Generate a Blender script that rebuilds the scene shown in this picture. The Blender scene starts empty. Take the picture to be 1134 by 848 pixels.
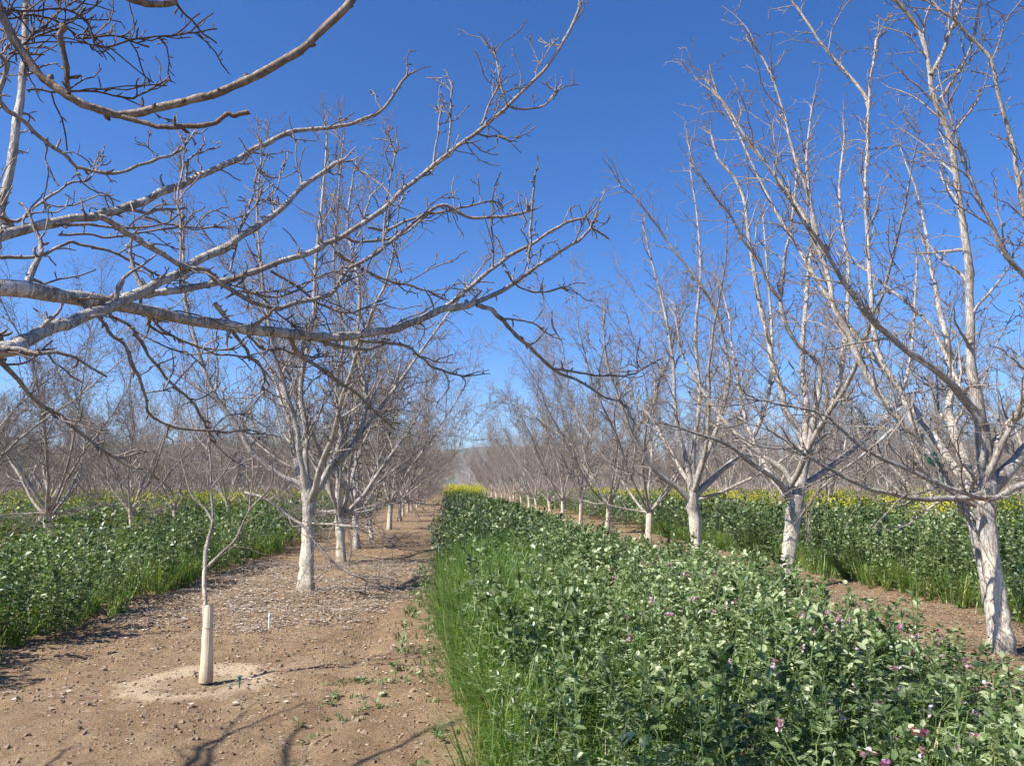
import bpy, math, random
import numpy as np
from mathutils import Vector, Matrix, Euler
R = math.radians
rng = np.random.default_rng(11)
scn = bpy.context.scene
COL = scn.collection

# ------------------------------------------------------------------ camera
F = 852.0; W0, H0 = 1134.0, 848.0
PITCH = math.atan(112 / F); YAW = math.atan(72 / F * math.cos(PITCH)); CH = 1.6
cam_d = bpy.data.cameras.new('camera'); cam = bpy.data.objects.new('camera', cam_d); COL.objects.link(cam)
cam.location = (0, 0, CH); cam.rotation_euler = (R(90) + PITCH, 0, -YAW)
cam_d.sensor_fit = 'HORIZONTAL'; cam_d.sensor_width = 36; cam_d.lens = F / W0 * 36
cam_d.clip_start = 0.05; cam_d.clip_end = 12000
scn.camera = cam
CM = Euler((R(90) + PITCH, 0, -YAW)).to_matrix()

def U(px, py, y):
    """world point on the photograph's ray (px, py) at distance y along the rows"""
    d = CM @ Vector((px - W0 / 2, -(py - H0 / 2), -F))
    return np.array([d.x / d.y * y, y, CH + d.z / d.y * y])

# ------------------------------------------------------------------ helpers
def tag(o, label=None, cat=None, group=None, kind=None):
    if label: o['label'] = label
    if cat: o['category'] = cat
    if group: o['group'] = group
    if kind: o['kind'] = kind
    return o

def mesh_np(name, V, Fq, mats=None, midx=None, attrs=None, smooth=False):
    """Fq: (n,k) index array (all faces the same size)"""
    me = bpy.data.meshes.new(name)
    V = np.ascontiguousarray(V, dtype=np.float32); Fq = np.ascontiguousarray(Fq, dtype=np.int32)
    n, k = Fq.shape
    me.vertices.add(len(V)); me.vertices.foreach_set('co', V.ravel())
    me.loops.add(n * k); me.loops.foreach_set('vertex_index', Fq.ravel())
    me.polygons.add(n); me.polygons.foreach_set('loop_start', np.arange(0, n * k, k, dtype=np.int32))
    if mats:
        for m in mats: me.materials.append(m)
    if midx is not None: me.polygons.foreach_set('material_index', np.ascontiguousarray(midx, dtype=np.int32))
    me.polygons.foreach_set('use_smooth', np.full(n, smooth))
    me.update(calc_edges=True)
    for an, (dom, arr) in (attrs or {}).items():
        a = me.attributes.new(an, 'FLOAT', dom); a.data.foreach_set('value', np.ascontiguousarray(arr, dtype=np.float32))
    return me

def link(name, me, parent=None, loc=None):
    o = bpy.data.objects.new(name, me); COL.objects.link(o)
    if parent: o.parent = parent
    if loc is not None: o.location = loc
    return o

def empty(name, loc, rz=0):
    o = bpy.data.objects.new(name, None); COL.objects.link(o); o.location = loc; o.rotation_euler = (0, 0, rz)
    o.empty_display_size = .3
    return o

# ------------------------------------------------------------------ materials
def new_mat(name):
    m = bpy.data.materials.new(name); m.use_nodes = True
    nt = m.node_tree; b = nt.nodes['Principled BSDF']
    return m, nt, b
def N(nt, t, **k):
    n = nt.nodes.new(t)
    for a, v in k.items(): setattr(n, a, v)
    return n
def noise(nt, scale, detail=4, rough=.6, vec=None, dist=0):
    n = N(nt, 'ShaderNodeTexNoise'); n.inputs['Scale'].default_value = scale; n.inputs['Detail'].default_value = detail
    n.inputs['Roughness'].default_value = rough; n.inputs['Distortion'].default_value = dist
    if vec is not None: nt.links.new(vec, n.inputs['Vector'])
    return n.outputs['Fac']
def ramp(nt, fac, stops, interp='LINEAR'):
    r = N(nt, 'ShaderNodeValToRGB'); r.color_ramp.interpolation = interp
    while len(r.color_ramp.elements) < len(stops): r.color_ramp.elements.new(.5)
    for e, (p, c) in zip(r.color_ramp.elements, stops):
        e.position = p; e.color = (c[0], c[1], c[2], 1) if hasattr(c, '__len__') else (c, c, c, 1)
    nt.links.new(fac, r.inputs['Fac']); return r.outputs['Color']
def mix(nt, fac, a, b, bt='MIX'):
    m = N(nt, 'ShaderNodeMix', data_type='RGBA', blend_type=bt)
    for s, v in ((m.inputs[0], fac), (m.inputs[6], a), (m.inputs[7], b)):
        if hasattr(v, 'is_output') or isinstance(v, bpy.types.NodeSocket): nt.links.new(v, s)
        elif hasattr(v, '__len__'): s.default_value = (v[0], v[1], v[2], 1)
        else: s.default_value = v
    return m.outputs[2]
def math_(nt, op, a, b=None, clamp=False):
    m = N(nt, 'ShaderNodeMath', operation=op); m.use_clamp = clamp
    for s, v in ((m.inputs[0], a), (m.inputs[1], b)):
        if v is None: continue
        if isinstance(v, bpy.types.NodeSocket): nt.links.new(v, s)
        else: s.default_value = v
    return m.outputs[0]
def bump(nt, b, h, strength, dist):
    n = N(nt, 'ShaderNodeBump'); n.inputs['Strength'].default_value = strength; n.inputs['Distance'].default_value = dist
    nt.links.new(h, n.inputs['Height']); nt.links.new(n.outputs[0], b.inputs['Normal'])
def attr(nt, name):
    a = N(nt, 'ShaderNodeAttribute'); a.attribute_name = name; return a.outputs['Fac']

def bark(name, light=(.65, .585, .505), mid=(.35, .295, .24), twig=(.31, .255, .215), paint=None, paint_h=1.1):
    m, nt, b = new_mat(name)
    tc = N(nt, 'ShaderNodeTexCoord').outputs['Object']
    mp = N(nt, 'ShaderNodeMapping'); mp.inputs['Scale'].default_value = (1, 1, .45); nt.links.new(tc, mp.inputs[0])
    n1 = noise(nt, 9, 5, .65, mp.outputs[0], .6); n2 = noise(nt, 55, 4, .7, mp.outputs[0])
    c = mix(nt, ramp(nt, n1, [(.36, 0), (.62, 1)]), mid, light)
    c = mix(nt, ramp(nt, n2, [(.34, .7), (.47, 0)]), c, (.13, .10, .08))
    mc = N(nt, 'ShaderNodeMapping'); mc.inputs['Scale'].default_value = (1, 1, .16); nt.links.new(tc, mc.inputs[0])
    n3 = noise(nt, 26, 5, .65, mc.outputs[0], 1.2)
    crack = ramp(nt, n3, [(.455, 0), (.485, 1), (.50, 1), (.53, 0)])
    scar = ramp(nt, noise(nt, 17, 3, .5, tc, .8), [(.66, 0), (.72, 1)])
    c = mix(nt, math_(nt, 'MULTIPLY', crack, .38), c, (.18, .15, .12)); c = mix(nt, math_(nt, 'MULTIPLY', scar, .35), c, (.2, .165, .13))
    rad = attr(nt, 'rad')
    c = mix(nt, ramp(nt, rad, [(.004, 0), (.013, 1)]), twig, c)
    if paint:
        sx = N(nt, 'ShaderNodeSeparateXYZ'); nt.links.new(tc, sx.inputs[0])
        z = math_(nt, 'ADD', sx.outputs[2], math_(nt, 'MULTIPLY', noise(nt, 6, 4, .7, tc), .5))
        k = ramp(nt, math_(nt, 'DIVIDE', z, paint_h + .25), [(.84, 1), (1.0, 0)])
        wear = ramp(nt, n2, [(.36, .1), (.44, 1)])
        k = math_(nt, 'MULTIPLY', k, wear)
        pc = mix(nt, n1, paint, (paint[0] * .78, paint[1] * .74, paint[2] * .66))
        c = mix(nt, k, c, pc)
        c = mix(nt, math_(nt, 'MULTIPLY', crack, .22), c, (.30, .25, .19))
        c = mix(nt, math_(nt, 'MULTIPLY', scar, .32), c, (.34, .28, .22))
        dirt = ramp(nt, math_(nt, 'ADD', sx.outputs[2], math_(nt, 'MULTIPLY', n2, .22)), [(.10, .75), (.30, 0)])
        c = mix(nt, dirt, c, (.34, .26, .18))
    nt.links.new(c, b.inputs['Base Color']); b.inputs['Roughness'].default_value = .8
    b.inputs['Specular IOR Level'].default_value = .25
    bump(nt, b, math_(nt, 'SUBTRACT', math_(nt, 'ADD', n1, n2), math_(nt, 'MULTIPLY', crack, .7)), .75, .014)
    return m
M_BARK = bark('walnut_bark')
M_BARKP = bark('whitewashed_bark', paint=(.88, .80, .65))
M_BROWN = bark('weathered_brown_bark', light=(.44, .36, .28), mid=(.25, .18, .13), twig=(.16, .11, .08))
M_FAR = bark('distant_bark', light=(.60, .56, .51), mid=(.46, .42, .38), twig=(.42, .37, .335))

def leaf_mat(name, a, b_, c, rough=.45, trans=.3):
    m, nt, b = new_mat(name)
    v = attr(nt, 'var')
    col = ramp(nt, v, [(0, a), (.55, b_), (1, c)])
    nt.links.new(col, b.inputs['Base Color']); b.inputs['Roughness'].default_value = rough
    b.inputs['Specular IOR Level'].default_value = .5
    t = N(nt, 'ShaderNodeBsdfTranslucent'); nt.links.new(mix(nt, 1.0, col, (1.3, 1.5, .6), 'MULTIPLY'), t.inputs[0])
    mx = N(nt, 'ShaderNodeMixShader'); mx.inputs[0].default_value = trans
    nt.links.new(b.outputs[0], mx.inputs[1]); nt.links.new(t.outputs[0], mx.inputs[2])
    nt.links.new(mx.outputs[0], nt.nodes['Material Output'].inputs[0])
    return m
M_BEAN = leaf_mat('bean_leaf', (.045, .08, .02), (.165, .23, .08), (.43, .48, .26), .38, .24)
M_STEM = leaf_mat('green_stem', (.10, .16, .05), (.15, .22, .07), (.22, .27, .1), .5, .1)
M_GRASS = leaf_mat('grass_blade', (.08, .15, .03), (.17, .27, .055), (.32, .38, .10), .4, .35)
M_DRY = leaf_mat('yellowed_blade', (.22, .24, .07), (.36, .33, .13), (.50, .45, .22), .5, .3)
M_MAG = leaf_mat('magenta_petal', (.28, .04, .10), (.42, .08, .20), (.55, .18, .34), .5, .3)
M_PINK = leaf_mat('pale_pink_petal', (.55, .32, .50), (.68, .48, .62), (.80, .70, .75), .5, .3)
M_YEL = leaf_mat('mustard_petal', (.62, .52, .02), (.78, .68, .03), (.85, .80, .10), .5, .3)
M_MUST = leaf_mat('mustard_leaf', (.09, .14, .03), (.16, .21, .05), (.26, .29, .07), .45, .3)
M_LITTER = leaf_mat('dry_leaf_litter', (.11, .075, .055), (.38, .295, .225), (.72, .63, .53), .8, .05)
M_CLOD = leaf_mat('soil_clod', (.15, .10, .06), (.27, .185, .115), (.37, .27, .175), .95, 0)

def simple(name, col, rough=.6, nscale=40, var=.15, b_str=.2):
    m, nt, b = new_mat(name)
    tc = N(nt, 'ShaderNodeTexCoord').outputs['Object']
    n = noise(nt, nscale, 4, .6, tc)
    c = mix(nt, n, tuple(x * (1 - var) for x in col), tuple(min(1, x * (1 + var)) for x in col))
    nt.links.new(c, b.inputs['Base Color']); b.inputs['Roughness'].default_value = rough
    bump(nt, b, n, b_str, .003)
    return m

# ------------------------------------------------------------------ tubes
def tubes(chains, name, mat, sides_fn, extra=None, smooth=True):
    """chains: list of (P (n,3), R (n,)). extra: (V, F4, rad) added. returns a mesh of quads"""
    groups = {}
    for P, Rr in chains:
        s = sides_fn(max(Rr[0], Rr[len(Rr) // 2]))
        groups.setdefault((len(P), s), []).append((P, Rr))
    Vs, Fs, Rs = [], [], []; off = 0
    for (n, s), L in groups.items():
        P = np.array([l[0] for l in L]); Rr = np.array([l[1] for l in L]); C = len(L)
        T = np.gradient(P, axis=1); T /= np.linalg.norm(T, axis=2, keepdims=True) + 1e-9
        mean = P[:, -1] - P[:, 0]; mean /= np.linalg.norm(mean, axis=1, keepdims=True) + 1e-9
        ax = np.where(np.abs(mean[:, 2:3]) < .75, np.array([[0, 0, 1.]]), np.array([[1., 0, 0]]))[:, None, :]
        A = np.cross(T, np.broadcast_to(ax, T.shape)); A /= np.linalg.norm(A, axis=2, keepdims=True) + 1e-9
        B = np.cross(T, A)
        th = np.arange(s) * 2 * np.pi / s
        V = P[:, :, None, :] + Rr[:, :, None, None] * (np.cos(th)[None, None, :, None] * A[:, :, None, :] + np.sin(th)[None, None, :, None] * B[:, :, None, :])
        Vs.append(V.reshape(-1, 3)); Rs.append(np.repeat(Rr.ravel(), s))
        i = np.arange(n - 1)[:, None] * s; j = np.arange(s)[None, :]
        q = np.stack([i + j, i + (j + 1) % s, i + s + (j + 1) % s, i + s + j], -1).reshape(-1, 4)
        Fs.append((q[None] + (np.arange(C) * n * s)[:, None, None]).reshape(-1, 4) + off)
        off += C * n * s
    if extra is not None:
        Vs.append(extra[0]); Rs.append(extra[2]); Fs.append(extra[1] + off)
    return mesh_np(name, np.concatenate(Vs), np.concatenate(Fs), [mat], None, {'rad': ('POINT', np.concatenate(Rs))}, smooth)

def nrm(v): return v / (np.linalg.norm(v) + 1e-9)
def grow(g, p, d, L, r0, r1, n, wander=.18, up=.1):
    st = L / (n - 1); P = np.empty((n, 3)); P[0] = p; d = nrm(d)
    rr = g.normal(0, wander, (n, 3))
    for i in range(1, n):
        d = d + rr[i]; d[2] += up * st; d = d / math.sqrt(d[0]**2 + d[1]**2 + d[2]**2)
        P[i] = P[i - 1] + d * st
    t = np.linspace(0, 1, n)
    return P, r0 + (r1 - r0) * t ** .8
def side_dir(g, T, ang, upb=.0):
    a = nrm(np.cross(T, g.normal(0, 1, 3))); v = T * math.cos(ang) + a * math.sin(ang); v[2] += upb
    return nrm(v)
def branches(g, chain, spacing, Lr, rmax, ang=(35, 65), n=7, t0=.12, wander=.2, up=.15, r1=.0035, ratio=.6, upb=.15, shrink=.6):
    P, Rr = chain; seg = np.linalg.norm(np.diff(P, axis=0), axis=1); cum = np.r_[0, np.cumsum(seg)]; L = cum[-1]
    s = L * t0 + spacing * g.random(); out = []
    while s < L * .97:
        i = min(np.searchsorted(cum, s) - 1, len(seg) - 1); i = max(i, 0); f = (s - cum[i]) / seg[i]
        p = P[i] * (1 - f) + P[i + 1] * f; r = Rr[i] * (1 - f) + Rr[i + 1] * f
        T = nrm(P[i + 1] - P[i]); t = s / L
        l = g.uniform(*Lr) * (1 - shrink * t); cr = min(r * ratio, rmax) * g.uniform(.7, 1.1)
        out.append(grow(g, p, side_dir(g, T, R(g.uniform(*ang)), upb), l, max(cr, r1 * 1.1), r1, n, wander, up))
        s += spacing * g.uniform(.5, 1.5)
    return out
def spurs(g, chains, per_m, Lr, r, seg=4, rmaxp=.03):
    """knobby little spurs with swollen buds, all at once"""
    Ps, Ts, Rp = [], [], []
    for P, Rr in chains:
        sl = np.linalg.norm(np.diff(P, axis=0), axis=1)
        k = g.poisson(sl.sum() * per_m)
        if not k: continue
        i = g.choice(len(sl), k, p=sl / sl.sum()); f = g.random(k)[:, None]
        rp = Rr[i] * (1 - f[:, 0]) + Rr[i + 1] * f[:, 0]
        ok = rp < rmaxp
        Ps.append((P[i] * (1 - f) + P[i + 1] * f)[ok]); Ts.append(((P[i + 1] - P[i]) / sl[i][:, None])[ok]); Rp.append(rp[ok])
    P = np.concatenate(Ps); T = np.concatenate(Ts); n = len(P); Rp = np.concatenate(Rp)
    a = np.cross(T, g.normal(0, 1, (n, 3))); a /= np.linalg.norm(a, axis=1, keepdims=True) + 1e-9
    D = T * g.uniform(.2, .9, (n, 1)) + a; D[:, 2] += .25; D /= np.linalg.norm(D, axis=1, keepdims=True)
    L = g.uniform(Lr[0], Lr[1], n) * g.uniform(.4, 1, n)
    out = np.empty((n, seg, 3)); out[:, 0] = P
    for j in range(1, seg):
        D = D + g.normal(0, .22, (n, 3)); D[:, 2] += .06; D /= np.linalg.norm(D, axis=1, keepdims=True)
        out[:, j] = out[:, j - 1] + D * (L / (seg - 1))[:, None]
    prof = np.interp(np.linspace(0, 1, seg), [0, .55, .8, 1], [1.0, .8, 1.45, .35])
    rr = np.minimum(r, Rp * .8)[:, None] * g.uniform(.8, 1.25, (n, 1)) * prof[None]
    return [(out[i], rr[i]) for i in range(n)]
def smooth_line(pts, rad, sub=5, g=None, wob=.0):
    pts = np.array(pts, float); n = len(pts)
    e = np.vstack([2 * pts[0] - pts[1], pts, 2 * pts[-1] - pts[-2]]); out = []; ro = []
    for i in range(n - 1):
        p0, p1, p2, p3 = e[i], e[i + 1], e[i + 2], e[i + 3]
        for t in np.arange(sub) / sub:
            out.append(.5 * (2 * p1 + (p2 - p0) * t + (2 * p0 - 5 * p1 + 4 * p2 - p3) * t * t + (3 * p1 - p0 - 3 * p2 + p3) * t ** 3))
            ro.append(rad[i] * (1 - t) + rad[i + 1] * t)
    out.append(pts[-1]); ro.append(rad[-1]); out = np.array(out); ro = np.array(ro)
    if g is not None and wob:
        w = g.normal(0, 1, out.shape); w[1:-1] = (w[:-2] + w[1:-1] * 2 + w[2:]) / 4; w[0] = w[-1] = 0
        out = out + w * wob
        ro = ro * (1 + g.normal(0, .07, len(ro)))
    return out, ro
SIDES = lambda r: 12 if r > .05 else 8 if r > .018 else 5 if r > .007 else 3
SIDES_LO = lambda r: 8 if r > .05 else 5 if r > .018 else 3

def trunk_mesh(g, line, name, mat, sides=20, flare=1.22, lobes=.13):
    """trunk with root flare and fluted, uneven sides"""
    P, Rr = line; n = len(P); T = np.gradient(P, axis=0); T /= np.linalg.norm(T, axis=1, keepdims=True)
    A = np.cross(T, [0, 1, 0.]); A /= np.linalg.norm(A, axis=1, keepdims=True); B = np.cross(T, A)
    th = np.arange(sides) * 2 * np.pi / sides; ph = g.uniform(0, 6, 4)
    h = P[:, 2] - P[0, 2]
    fl = 1 + (flare - 1) * np.exp(-h / .10)
    lob = 1 + lobes * (np.exp(-h / .5)[:, None] + .35) * (np.cos(3 * th[None] + ph[0] + h[:, None] * .8) + .6 * np.cos(5 * th[None] + ph[1] - h[:, None])) + g.normal(0, .012, (n, sides))
    V = P[:, None] + (Rr * fl)[:, None, None] * lob[:, :, None] * (np.cos(th)[None, :, None] * A[:, None] + np.sin(th)[None, :, None] * B[:, None])
    i = np.arange(n - 1)[:, None] * sides; j = np.arange(sides)[None]
    q = np.stack([i + j, i + (j + 1) % sides, i + sides + (j + 1) % sides, i + sides + j], -1).reshape(-1, 4)
    return mesh_np(name, V.reshape(-1, 3), q, [mat], None, {'rad': ('POINT', np.repeat(Rr, sides))}, True)

def crown_from(g, limbs, dens=1.0, sec=(.35, 1.6), spur_r=.0054, spur_m=12, tert=.18, r1=.0042, spurL=(.03, .11), up2=.25, sp2=.22, wan=.19, tip=(.3, .8), terL=(.15, .65)):
    tw = []
    s2 = []
    for l in limbs:
        s2 += branches(g, l, sp2 / dens, sec, .02, (30, 62), 8, .14, wan, up2, r1, .55, .2, .6)
        T = nrm(l[0][-1] - l[0][-2])
        for k in range(3): s2.append(grow(g, l[0][-1] - T * .01 * k, side_dir(g, T, R(g.uniform(8, 38)), .1), g.uniform(*tip), max(l[1][-1] * .85, r1), r1 * .8, 6, .16, .1))
    s3 = []
    for l in s2: s3 += branches(g, l, tert / dens, terL, .008, (30, 70), 5, .12, wan * 1.3, .2, r1 * .9, .6, .1, .4)
    for l in limbs: s3 += branches(g, l, .22 / dens, (terL[0] * .8, terL[1] * .8), .008, (45, 80), 5, .12, wan * 1.45, .3, r1 * .9, .5, .2, .3)
    tw = s2 + s3
    sp = spurs(g, tw + limbs, spur_m * dens, spurL, spur_r)
    return tw, sp

# ------------------------------------------------------------------ tree prototypes
def proto(seed, H, spread, low, nl):
    g = np.random.default_rng(seed)
    lean = g.normal(0, .05, 2); th = g.uniform(.85, 1.15)
    pts = [(0, 0, -.08), (0, 0, .05), (lean[0] * .3, lean[1] * .3, .35), (lean[0] * .8 + .01, lean[1] * .7, .7), (lean[0] * 1.1, lean[1] * 1.2, th), (lean[0] * 1.2, lean[1] * 1.3, th + .25)]
    r = .10 * g.uniform(.9, 1.12)
    tl = smooth_line(pts, [r * 1.05, r, r * .92, r * .9, r * .95, r * .6], 4, g, .004)
    limbs = []; a0 = g.uniform(0, 6.28)
    for k in range(nl):
        az = a0 + k * 2 * math.pi / nl + g.uniform(-.35, .35)
        tilt = R(g.uniform(*spread)); L = H * g.uniform(.72, 1.0) * (.9 if tilt > .8 else 1)
        p = np.array([lean[0], lean[1], th - .1 + g.uniform(-.12, .16)])
        d = np.array([math.cos(az) * math.sin(tilt), math.sin(az) * math.sin(tilt), math.cos(tilt)])
        l = grow(g, p, d, L, r * g.uniform(.40, .56), .007, 15, .10, .065)
        limbs.append(l)
        for l2 in branches(g, l, L * .17, (L * .3, L * .52), .03, (22, 42), 11, .15, .1, .12, .005, .68, .25, .45): limbs.append(l2)
    for k in range(low):
        az = g.uniform(0, 6.28); d = np.array([math.cos(az), math.sin(az), .12])
        limbs.append(grow(g, np.array([lean[0], lean[1], th - .05]), d, g.uniform(1.8, 3.0), .028, .006, 12, .12, .02))
    tw, sp = crown_from(g, limbs, 1.15, spur_m=9)
    tm = trunk_mesh(g, tl, 'trunk', M_BARKP, 14)
    main = [l for l in limbs if l[1][0] > .04]
    rest = [l for l in limbs if l[1][0] <= .04]
    lm = [tubes([l], 'limb', M_BARK, SIDES) for l in main]
    cm = tubes(rest + tw + sp, 'crown', M_BARK, SIDES)
    call = tubes(limbs + tw + sp, 'crown', M_BARK, SIDES_LO)
    return dict(trunk=tm, limbs=lm, crown=cm, whole=call)
print('protos')
UPR = [proto(101 + i, h, sp, lo, nl) for i, (h, sp, lo, nl) in enumerate([(8.2, (14, 48), 1, 7), (8.5, (10, 44), 2, 6), (7.9, (18, 52), 2, 7), (8.4, (12, 46), 1, 6)])]
LOW = [proto(201 + i, h, sp, lo, nl) for i, (h, sp, lo, nl) in enumerate([(7.4, (16, 60), 4, 8), (7.7, (14, 56), 4, 7), (7.1, (20, 62), 3, 8)])]

# ------------------------------------------------------------------ hero trees (limbs follow the photograph, each at its own distance)
class Hero:
    def __init__(s, z0, seed, zo=0): s.z0 = z0; s.zo = zo; s.g = np.random.default_rng(seed); s.limbs = []; s.base = None
    def trunk(s, tr, sub=4):
        pts = [U(x, y, s.z0) for x, y, w in tr]; rr = [w / 2 * s.z0 / F for x, y, w in tr]
        s.base = pts[0].copy(); s.base[2] = 0
        pts = [pts[0] - np.array([0, 0, .12])] + pts; rr = [rr[0]] + rr
        s.tl = smooth_line(pts, rr, sub, s.g, .004)
    def limb(s, tr, w0, w1, dz, z0=None, wob=.006, sub=4):
        z0 = s.z0 if z0 is None else z0 + s.zo; n = len(tr); cum = np.r_[0, np.cumsum([math.hypot(tr[i + 1][0] - tr[i][0], tr[i + 1][1] - tr[i][1]) for i in range(n - 1)])]; cum = cum / cum[-1]
        pts = [U(x, y, z0 + dz * c) for (x, y), c in zip(tr, cum)]
        rr = [(w0 + (w1 - w0) * c ** .75) * (.86 if c > .08 else 1) / 2 * (z0 + dz * c) / F for c in cum]
        s.limbs.append(smooth_line(pts, rr, sub, s.g, wob)); return s.limbs[-1]
    def free(s, p, d, L, r0, r1=.007, n=15, wander=.09, up=.08):
        s.limbs.append(grow(s.g, np.array(p, float), np.array(d, float), L, r0, r1, n, wander, up)); return s.limbs[-1]
    def finish(s, name, label, cat='tree', group=None, mat=M_BARK, tmat=M_BARKP, cut=.012, flare=1.28, **k):
        root = empty(name, tuple(s.base)); tag(root, label, cat, group); b = s.base
        sh = lambda c: (c[0] - b, c[1])
        link('trunk', trunk_mesh(s.g, sh(s.tl), 'trunk', tmat, 24, flare), root)
        big = [l for l in s.limbs if l[1][0] > cut]
        for l in big: link('limb', tubes([sh(l)], 'limb', mat, SIDES), root)
        tw, sp = crown_from(s.g, s.limbs, **k)
        link('crown', tubes([sh(c) for c in [l for l in s.limbs if l[1][0] <= cut] + tw + sp], 'crown', mat, SIDES), root)
        return root
print('heroes')
# right row, nearest
Z1, Z2, Z3 = 7.25, 12.18, 15.96
h = Hero(Z1, 5, -.25)
h.trunk([(1109, 722, 27), (1107, 690, 22), (1103, 657, 20), (1097, 613, 19), (1091, 568, 20), (1094, 539, 20), (1091, 510, 16), (1087, 470, 15)])
h.limb([(1101, 705), (1091, 650), (1083, 605), (1071, 562), (1052, 539), (1034, 512), (1018, 484), (1004, 474), (987, 454), (955, 406), (938, 366), (924, 342), (917, 306), (900, 260), (882, 226), (866, 205), (840, 171), (818, 139), (800, 112)], 15, 3, .9)
h.limb([(905, 261), (896, 219), (884, 187), (873, 146), (866, 118), (850, 74), (835, 50)], 5, 2.5, .3, 8.1)
h.limb([(1034, 512), (1022, 486), (1010, 467), (994, 427), (977, 402), (968, 372), (964, 310), (959, 225), (960, 161), (962, 110), (966, 76), (970, 45)], 9, 3, 1.5, 7.55)
h.limb([(962, 120), (957, 105), (934, 76), (910, 50), (892, 22), (872, -5)], 5, 3, .2, 8.9)
h.limb([(1087, 490), (1083, 465), (1066, 440), (1045, 417), (1004, 387), (975, 364), (956, 342), (936, 316), (913, 276), (894, 250), (870, 215), (858, 195)], 13, 3, -1.0)
h.limb([(1089, 485), (1083, 449), (1075, 395), (1074, 332), (1073, 300), (1064, 235), (1057, 182), (1047, 140), (1033, 103), (1028, 71), (1021, 39), (1005, 14), (985, -6), (965, -30)], 14, 5, -.3)
h.limb([(1031, 83), (1044, 58), (1056, 27), (1066, -5), (1070, -30)], 6, 4, -.3, 7.25)
h.limb([(1040, 112), (1058, 85), (1075, 53), (1083, 18), (1090, -20)], 5, 3, -.3, 7.3)
h.limb([(1093, 520), (1110, 480), (1140, 440), (1152, 380), (1150, 318), (1138, 260), (1132, 225), (1125, 182), (1118, 147), (1104, 103), (1097, 67), (1075, 41), (1058, 23), (1042, 12)], 12, 3.5, -.5)
h.limb([(1150, 330), (1134, 305), (1115, 282), (1089, 231), (1074, 195), (1060, 155), (1050, 120)], 8, 3, -.4, 7.2)
h.limb([(1092, 545), (1107, 530), (1128, 508), (1150, 480), (1185, 440), (1200, 380), (1210, 300)], 19, 8, .2)
h.limb([(1089, 535), (1096, 522), (1111, 488), (1125, 463), (1134, 438), (1150, 395), (1165, 320)], 10, 5, -1.2)
h.limb([(1145, 532), (1132, 537), (1118, 543), (1102, 552), (1082, 550), (1058, 542), (1031, 532), (1005, 520), (975, 507), (953, 494), (930, 474), (915, 460), (887, 452), (866, 449), (840, 443)], 9, 3, -.9, 7.0)
h.limb([(1090, 545), (1070, 552), (1042, 551), (1022, 552), (996, 548), (960, 541), (934, 527), (905, 512), (880, 495)], 9, 3.5, -.8, 7.3)
h.limb([(1080, 560), (1040, 535), (1005, 505), (992, 477), (975, 486), (960, 500), (934, 519), (910, 540)], 6, 3, -.4, 7.4)
h.limb([(1089, 500), (1085, 470), (1068, 440), (1050, 400), (1030, 360), (1010, 340), (985, 320), (960, 300)], 8, 3, 1.4)
h.free(h.base + [-.1, .05, 1.45], (.3, .75, .8), 6.3, .06)
h.free(h.base + [-.1, .05, 1.45], (-.2, .6, .9), 6.3, .05)
h.finish('walnut_tree', 'bare whitewashed tree with a green tie on its leaning limb, thickest trunk', group='trees of the row right of the path', dens=.9)
# right row, second
h = Hero(Z2, 6)
h.trunk([(870, 648, 17), (872, 620, 15), (876, 590, 15), (879, 565, 18), (884, 545, 15), (889, 520, 11)])
h.limb([(884, 548), (889, 520), (891, 499), (884, 476), (870, 453), (866, 432), (855, 403), (852, 380), (845, 352), (838, 320), (830, 265), (825, 226), (815, 200), (795, 175), (788, 150)], 11, 3, .8)
h.limb([(887, 535), (895, 500), (900, 470), (908, 408), (884, 382), (870, 359), (864, 331), (866, 313), (870, 278), (875, 260), (880, 220), (884, 180)], 10, 2.5, -.6)
h.limb([(864, 331), (848, 310), (840, 286), (822, 265), (810, 240), (787, 212), (771, 187), (764, 168)], 5, 2, -.5, 11.8)
h.limb([(876, 552), (860, 532), (835, 515), (805, 492), (772, 480), (740, 470)], 9, 2.5, -1.2)
h.limb([(879, 540), (868, 520), (850, 508), (815, 480), (790, 450), (770, 420), (755, 390), (748, 350)], 8, 2.5, .9)
h.limb([(888, 540), (915, 520), (945, 497), (975, 470), (1000, 430), (1010, 380), (1015, 300)], 9, 2.5, .9)
h.limb([(890, 520), (905, 480), (925, 440), (935, 380), (940, 300), (930, 220), (935, 150)], 9, 2.5, 1.2)
h.limb([(889, 500), (893, 450), (888, 400), (893, 330), (900, 250), (893, 180), (899, 120)], 9, 2.5, 2)
h.free(h.base + [.1, 0, 1.5], (.2, -.8, .8), 5.8, .055)
h.free(h.base + [.1, 0, 1.4], (-.2, .9, .7), 5.8, .055)
h.finish('walnut_tree', 'bare whitewashed tree with a forked trunk, next behind the green tied tree', group='trees of the row right of the path')
h = Hero(Z3, 7)
h.trunk([(770, 625, 13), (771, 600, 12), (770, 575, 13), (767, 560, 14), (768, 545, 11)])
h.limb([(768, 550), (775, 520), (790, 485), (806, 430), (806, 401), (797, 359), (785, 331), (774, 313), (760, 294), (744, 275), (726, 248), (705, 220), (687, 206)], 8, 2, -.8)
h.limb([(766, 555), (750, 540), (725, 520), (700, 480), (685, 440), (672, 400), (668, 360)], 8, 2, -.8)
h.limb([(767, 548), (760, 510), (748, 460), (745, 400), (735, 340), (722, 290), (712, 250)], 8, 2, .6)
h.limb([(769, 545), (768, 500), (775, 440), (770, 370), (776, 300), (772, 240), (765, 190)], 7, 2, .8)
h.limb([(770, 548), (800, 520), (830, 490), (850, 440), (855, 380), (850, 300), (845, 240)], 8, 2, .8)
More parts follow.
